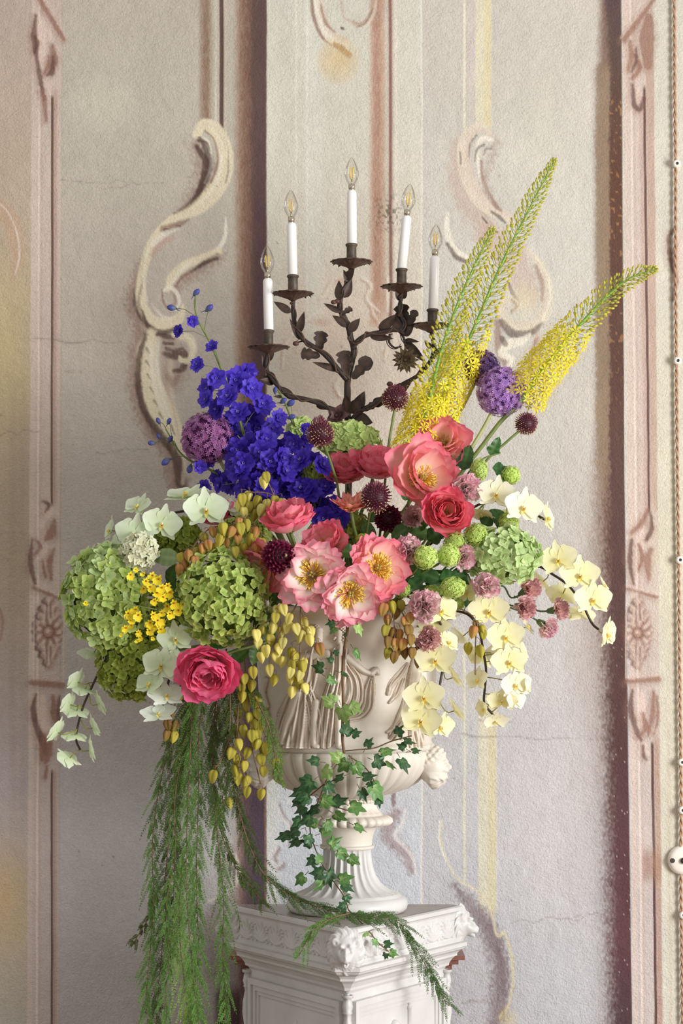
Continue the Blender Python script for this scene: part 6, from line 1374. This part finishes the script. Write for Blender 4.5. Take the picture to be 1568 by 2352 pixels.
for q in ((770,1428,26,195,IVD),(818,1432,34,-65,IVL),(772,1438,26,230,IVM),(794,1462,12,110,IVD),(812,1490,36,-55,IVM,.8),(745,1535,34,170,IVD),(782,1545,24,-20,IVD),(750,1555,32,-30,IVM),(766,1520,20,150,IVD),(768,1505,18,60,IVD),(772,1612,22,120,IVL),(782,1620,52,-75,IVL),(770,1618,40,150,IVL),(800,1620,38,-25,IVL),
          (790,1690,40,70,IVD),(806,1688,28,20,IVD),(910,1690,32,60,IVD),(925,1700,34,-10,IVD),(932,1720,26,150,IVD),(918,1740,46,-60,IVD),(944,1726,26,10,IVD),(885,1752,34,-25,IVM),(855,1745,40,-20,IVD),(840,1718,30,60,IVD),(870,1730,44,15,IVM),(800,1745,44,230,IVM),(812,1752,40,-60,IVM),(785,1745,36,150,IVL),(760,1762,44,230,IVL),(735,1750,34,170,IVD),(790,1782,36,200,IVD),(830,1785,38,10,IVD),(722,1790,50,215,IVD),(745,1800,36,-40,IVD),(850,1800,56,-50,IVM),(826,1812,36,-60,IVD),(868,1830,28,-80,IVD),(840,1806,26,20,IVD),
          (700,1815,40,200,IVD),(715,1828,44,190,IVD),(735,1835,42,-20,IVM),(690,1835,30,220,IVD),(760,1845,46,20,IVD),(735,1855,40,200,IVD),(705,1850,40,210,IVD),(765,1868,40,-30,IVM),(800,1850,46,-15,IVM),(720,1875,40,205,IVD),(695,1880,34,215,IVD),(745,1885,36,-50,IVM),(730,1895,34,160,IVM),(690,1905,40,200,IVD),(670,1915,44,195,IVD),(705,1915,34,-70,IVD),(735,1915,34,20,IVM),(812,1895,36,-25,IVM),(690,1925,40,225,IVD),(720,1940,34,160,IVD),(755,1945,40,35,IVM),(770,1955,44,-20,IVM),(800,1968,34,-35,IVM),(728,1970,34,215,IVD),(735,1985,30,100,IVM),(752,1995,52,-75,IVD),(745,2005,38,180,IVD),(700,2010,38,225,IVM),(745,2018,40,230,IVM),(775,2022,42,15,IVM),(785,2030,36,-30,IVD),(792,2055,26,-60,IVD),(796,2080,26,190,IVD),(820,2100,26,-10,IVM),(838,2118,28,40,IVM),(846,2140,24,200,IVL),(858,2155,24,-70,IVM),(880,2170,26,10,IVD),(892,2186,26,-20,IVM),(886,2188,20,-100,IVD)):
    ivl(*q)
put('leaf_stalks', tw.mesh('leaf_stalks', M_BUD), ivy)
# single large leaves among the flowers
def big_leaf_mesh(seed, c0, c1, lobed=False):
    b_ = MB(); r = random.Random(seed); n = 20; V = []; Fc = []; Cc = []
    for i in range(n+1):
        t = i/n; w = .30*(math.sin(PI*t**.8))**.8+.004
        if lobed: w = w*(1.05+.38*math.sin(t*9.5-.6)*(1-t))+.012*math.sin(t*60)*(t < .9)
        for k in range(7):
            s_ = -1+k/3; V.append((t, w*s_, -.18*t*t+.22*abs(s_)*w+.02*math.sin(t*22)*abs(s_))); Cc.append(mixc(c0, c1, .9 if k == 3 else (.45 if i % 4 == 0 else .1)))
    for i in range(n):
        for k in range(6): Fc.append((i*7+k, (i+1)*7+k, (i+1)*7+k+1, i*7+k+1))
    b_.add(V, Fc, Cc); return b_.mesh('blade', M_LEAF)
BL = {'grey': big_leaf_mesh(1, C(122,144,96), C(156,174,124)), 'dark': big_leaf_mesh(2, C(44,86,38), C(76,120,56), True), 'mid': big_leaf_mesh(3, C(72,112,50), C(104,140,72))}
rL = random.Random(77)
def sprig(label, stem, leaves, kind, nm='leafy_sprig'):
    pth = px_path(stem); root = empty(nm, pth[0], label, 'foliage', None); O = root.location
    wtube('stem', root, pth, .0020, M_GREEN, 6)
    for q in leaves:
        x_, y_, L_, ang = q[:4]; Y_ = q[4] if len(q) > 4 else stem[-1][2]; a = math.radians(ang); d = Vector((math.cos(a), rL.uniform(-.35, .2), math.sin(a)))
        put('blade', BL[q[5] if len(q) > 5 else kind], root, P(x_, y_, Y_)-O, frame(d, Vector((rL.uniform(-.4, .4), -1, rL.uniform(0, .8)))), S(L_, Y_))
sprig('grey-green oval hydrangea leaf under the mint orchids', [(600,1330,-.08),(480,1290,-.14),(408,1282,-.18)], [(412,1284,70,172,-.2), (400,1300,50,250,-.12,'mid'), (410,1330,60,230,-.1,'mid')], 'grey')
sprig('dark green lobed leaves around the tallest snowball flower', [(900,1300,-.02),(1040,1130,-.03),(1100,1060,-.05),(1150,1040,-.05)], [(1062,1080,62,75,-.06),(1125,1045,46,60,-.05),(1130,1075,52,-10,-.05),(1150,1075,40,-80,-.05),(1060,1060,40,170,-.04),(1135,1110,40,-140,-.06),(1110,1210,50,60,-.1),(1130,1170,60,-60,-.1),(1085,1120,50,200,-.05)], 'dark')
sprig('dark green lobed leaves in the shade below the row of snowballs', [(880,1330,-.05),(950,1310,-.15),(1010,1320,-.2)], [(950,1310,70,-20,-.19),(990,1310,76,-60,-.18),(1010,1330,60,10,-.2),(940,1330,60,-50,-.2),(1040,1310,56,-30,-.19),(960,1340,60,-80,-.17),(1060,1340,60,-70,-.16),(1000,1400,50,-60,-.2),(930,1290,50,160,-.2),(1050,1210,50,-130,-.15),(980,1240,60,30,-.16),(1020,1390,44,-90,-.16)], 'dark')
sprig('mid green leaves between the stems in the heart of the bouquet', [(840,1380,-.0),(860,1280,-.06),(900,1200,-.06)], [(900,1240,70,40,-.08),(930,1230,70,10,-.1),(870,1270,70,150,-.1),(850,1250,60,100,-.08),(960,1220,60,60,-.08),(820,1270,60,170,-.1),(900,1280,70,-30,-.12),(780,1230,60,120,-.08),(930,1150,50,80,-.04),(980,1150,60,-120,-.06),(720,1130,50,60,-.02),(760,1200,60,200,-.06),(850,1200,50,60,-.02)], 'mid')
sprig('green leaves under the big left hydrangea beside the urn', [(650,1370,-.1),(570,1470,-.16),(540,1500,-.17)], [(570,1490,60,220,-.18),(530,1470,56,190,-.17),(590,1480,50,-100,-.17),(620,1400,60,230,-.2),(600,1430,60,-60,-.2),(420,1370,70,250,-.12),(440,1410,60,200,-.12),(395,1350,50,280,-.12),(640,1340,60,250,-.18)], 'mid')

# ---------------------------------------------------------------- feathery trailing greenery
def fern(label, axis, width, dens, c0, c1, seed, taper=True, droop=.6, needle=.0085):
    r = random.Random(seed); pth = px_path(axis, 12); root = empty('trailing_fern', pth[0], label, 'greenery', 'feathery trailing fern strands'); O = root.location
    n = len(pth); d = [0]
    for i in range(1, n): d.append(d[-1]+(pth[i]-pth[i-1]).length)
    T = d[-1]; wtube('stem', root, pth, [.0018-.0012*i/(n-1) for i in range(n)], M_WOOD, 5)
    V = []; Fc = []; Cc = []
    def blade(p, q, w, c):
        k = len(V); m_ = (p+q)/2; t = (q-p).cross(Vector((r.uniform(-.4, .4), 1, r.uniform(-.3, .3)))).normalized()*w
        V.extend([tuple(p-O), tuple(m_+t-O), tuple(q-O), tuple(m_-t-O)]); Fc.append((k, k+1, k+2, k+3)); Cc.extend([c]*4)
    s_ = .01; side = 1
    while s_ < T:
        i = next(j for j in range(1, n) if d[j] >= s_); f = (s_-d[i-1])/(d[i]-d[i-1]+1e-9); p = pth[i-1].lerp(pth[i], f); t = (pth[i]-pth[i-1]).normalized()
        u = s_/T; W = S(width)*r.choice((.5, .8, 1.1, 1.5))*r.uniform(.7, 1.2)
        e = t.cross(Vector((0, 1, 0))).normalized()*side+Vector((0, r.uniform(-.7, .5), 0)); dirn = (t*1.0+e*r.uniform(.35, .9)).normalized(); c = mixc(c0, c1, min(1, max(0, u+r.uniform(-.25, .25))))
        tip = p+dirn*W; tip2 = tip+t*W*droop*.6+Vector((0, 0, -W*.25*droop)); m = 7; tw_ = [p*(1-x)**2+(p+dirn*W*.6)*2*x*(1-x)+tip2*x*x for x in [j/m for j in range(m+1)]]
        for j in range(m): blade(tw_[j], tw_[j+1], .0007, mixc(c, C(90,70,40), .4))
        for j in range(1, m+1):
            dd = (tw_[j]-tw_[j-1]).normalized(); ex = dd.cross(Vector((0, 1, 0))).normalized()
            for x in (0, .5):
                b0 = tw_[j-1].lerp(tw_[j], x)
                for sd in (-1, 1):
                    ln_ = needle*r.uniform(.7, 1.2)*(1-.35*j/m); blade(b0, b0+(dd*.8+ex*sd*.6+Vector((0, r.uniform(-.35, .35), 0))).normalized()*ln_, .0009, mixc(c, c1, r.random()*.4))
        blade(tip2, tip2+(tip2-tw_[-2]).normalized()*needle, .0008, c)
        s_ += dens*1.45*r.uniform(.4, 1.6); side = -side
    b_ = MB(); b_.add(V, Fc, Cc); put('fronds', b_.mesh('fronds', M_FERN, False), root, kind='stuff')
M_FERN = mat('fern_needles', None, .7, transl=.2, spec=.15)
FD, FM, FL, FY = C(70,80,40), C(78,104,46), C(102,146,70), C(158,194,98)
fern('leftmost feathery fern strand, bowing out before it falls', [(470,1480,-.16),(430,1600,-.18),(385,1730,-.17),(362,1830,-.16),(350,1940,-.16),(352,2060,-.16),(345,2180,-.16),(336,2280,-.16),(340,2370,-.16)], 38, .0052, FD, FL, 1)
fern('second fern strand from the left, dark and dense', [(470,1490,-.14),(440,1620,-.16),(410,1740,-.15),(392,1840,-.14),(385,1950,-.14),(376,2060,-.14),(372,2180,-.14),(362,2280,-.14),(356,2380,-.14)], 40, .0050, FD, FM, 2)
fern('thin dark fern strand with a stray twig, behind the left strands', [(440,1620,-.12),(420,1780,-.12),(404,1900,-.12),(400,2030,-.12),(396,2120,-.12),(398,2200,-.12)], 24, .0065, FD, C(70,96,50), 3)
fern('middle fern strand along a long bare brown twig', [(500,1490,-.18),(448,1600,-.2),(438,1700,-.2),(432,1840,-.2),(428,1960,-.2),(430,2080,-.2),(440,2200,-.2),(450,2300,-.2),(462,2380,-.2)], 36, .0052, FM, FL, 4)
fern('bright fern strand under the hot pink peony', [(490,1500,-.17),(468,1600,-.18),(456,1700,-.18),(456,1820,-.18),(452,1950,-.18),(452,2060,-.18),(456,2180,-.18),(446,2290,-.18),(440,2380,-.18)], 38, .0048, FM, FL, 5)
fern('fern strand hanging just left of the pedestal corner', [(520,1490,-.15),(495,1620,-.16),(488,1760,-.16),(496,1880,-.16),(508,2000,-.17),(514,2080,-.18),(512,2180,-.18),(516,2270,-.18),(516,2360,-.18)], 36, .0052, FD, FL, 6)
fern('fern strand sweeping from the pods across the pedestal top and over its right edge', [(545,1520,-.17),(520,1650,-.18),(528,1760,-.18),(548,1860,-.18),(576,1950,-.19),(612,2016,-.2),(670,2060,-.21),(740,2086,-.235),(800,2102,-.25),(860,2108,-.235),(905,2112,-.19),(935,2145,-.17),(965,2195,-.15),(995,2250,-.13),(1026,2308,-.11)], 30, .0042, FD, C(76,106,58), 7)
fern('short fern strand brushing the left side of the urn bowl', [(560,1560,-.2),(590,1610,-.23),(618,1670,-.24),(632,1740,-.24),(640,1790,-.24)], 26, .0065, FM, C(108,140,64), 8)
fern('yellow-green fern tuft hanging lowest between the middle strands', [(420,1960,-.17),(412,2080,-.18),(414,2170,-.18),(424,2260,-.18),(436,2370,-.18)], 36, .0044, FL, FY, 9)
fern('fern strand drooping in front of the pods', [(520,1500,-.2),(528,1600,-.215),(526,1700,-.215),(516,1790,-.215),(506,1880,-.21)], 30, .0056, FD, FM, 10)
fern('fern strand reaching right from the hanging bunch toward the dark wall band', [(500,1620,-.13),(490,1780,-.13),(505,1900,-.13),(540,1990,-.13),(580,2040,-.13),(600,2070,-.14)], 30, .0058, FD, FM, 11)
fern('short fern spray lying on the pedestal front over the frieze', [(800,2098,-.26),(760,2110,-.28),(722,2135,-.30),(702,2165,-.305),(686,2195,-.31)], 22, .0055, FM, FL, 12)
fern('stray twig of fern pointing down left from the outer strands', [(360,2050,-.15),(345,2100,-.15),(322,2140,-.15),(302,2175,-.15)], 14, .008, FD, FD, 13)
fern('leftmost inner fern strand, bright at its lower end', [(450,1600,-.19),(420,1720,-.19),(400,1850,-.19),(402,1960,-.19),(382,2080,-.19),(388,2200,-.19),(378,2300,-.19),(384,2370,-.19)], 30, .0056, FD, FL, 14)
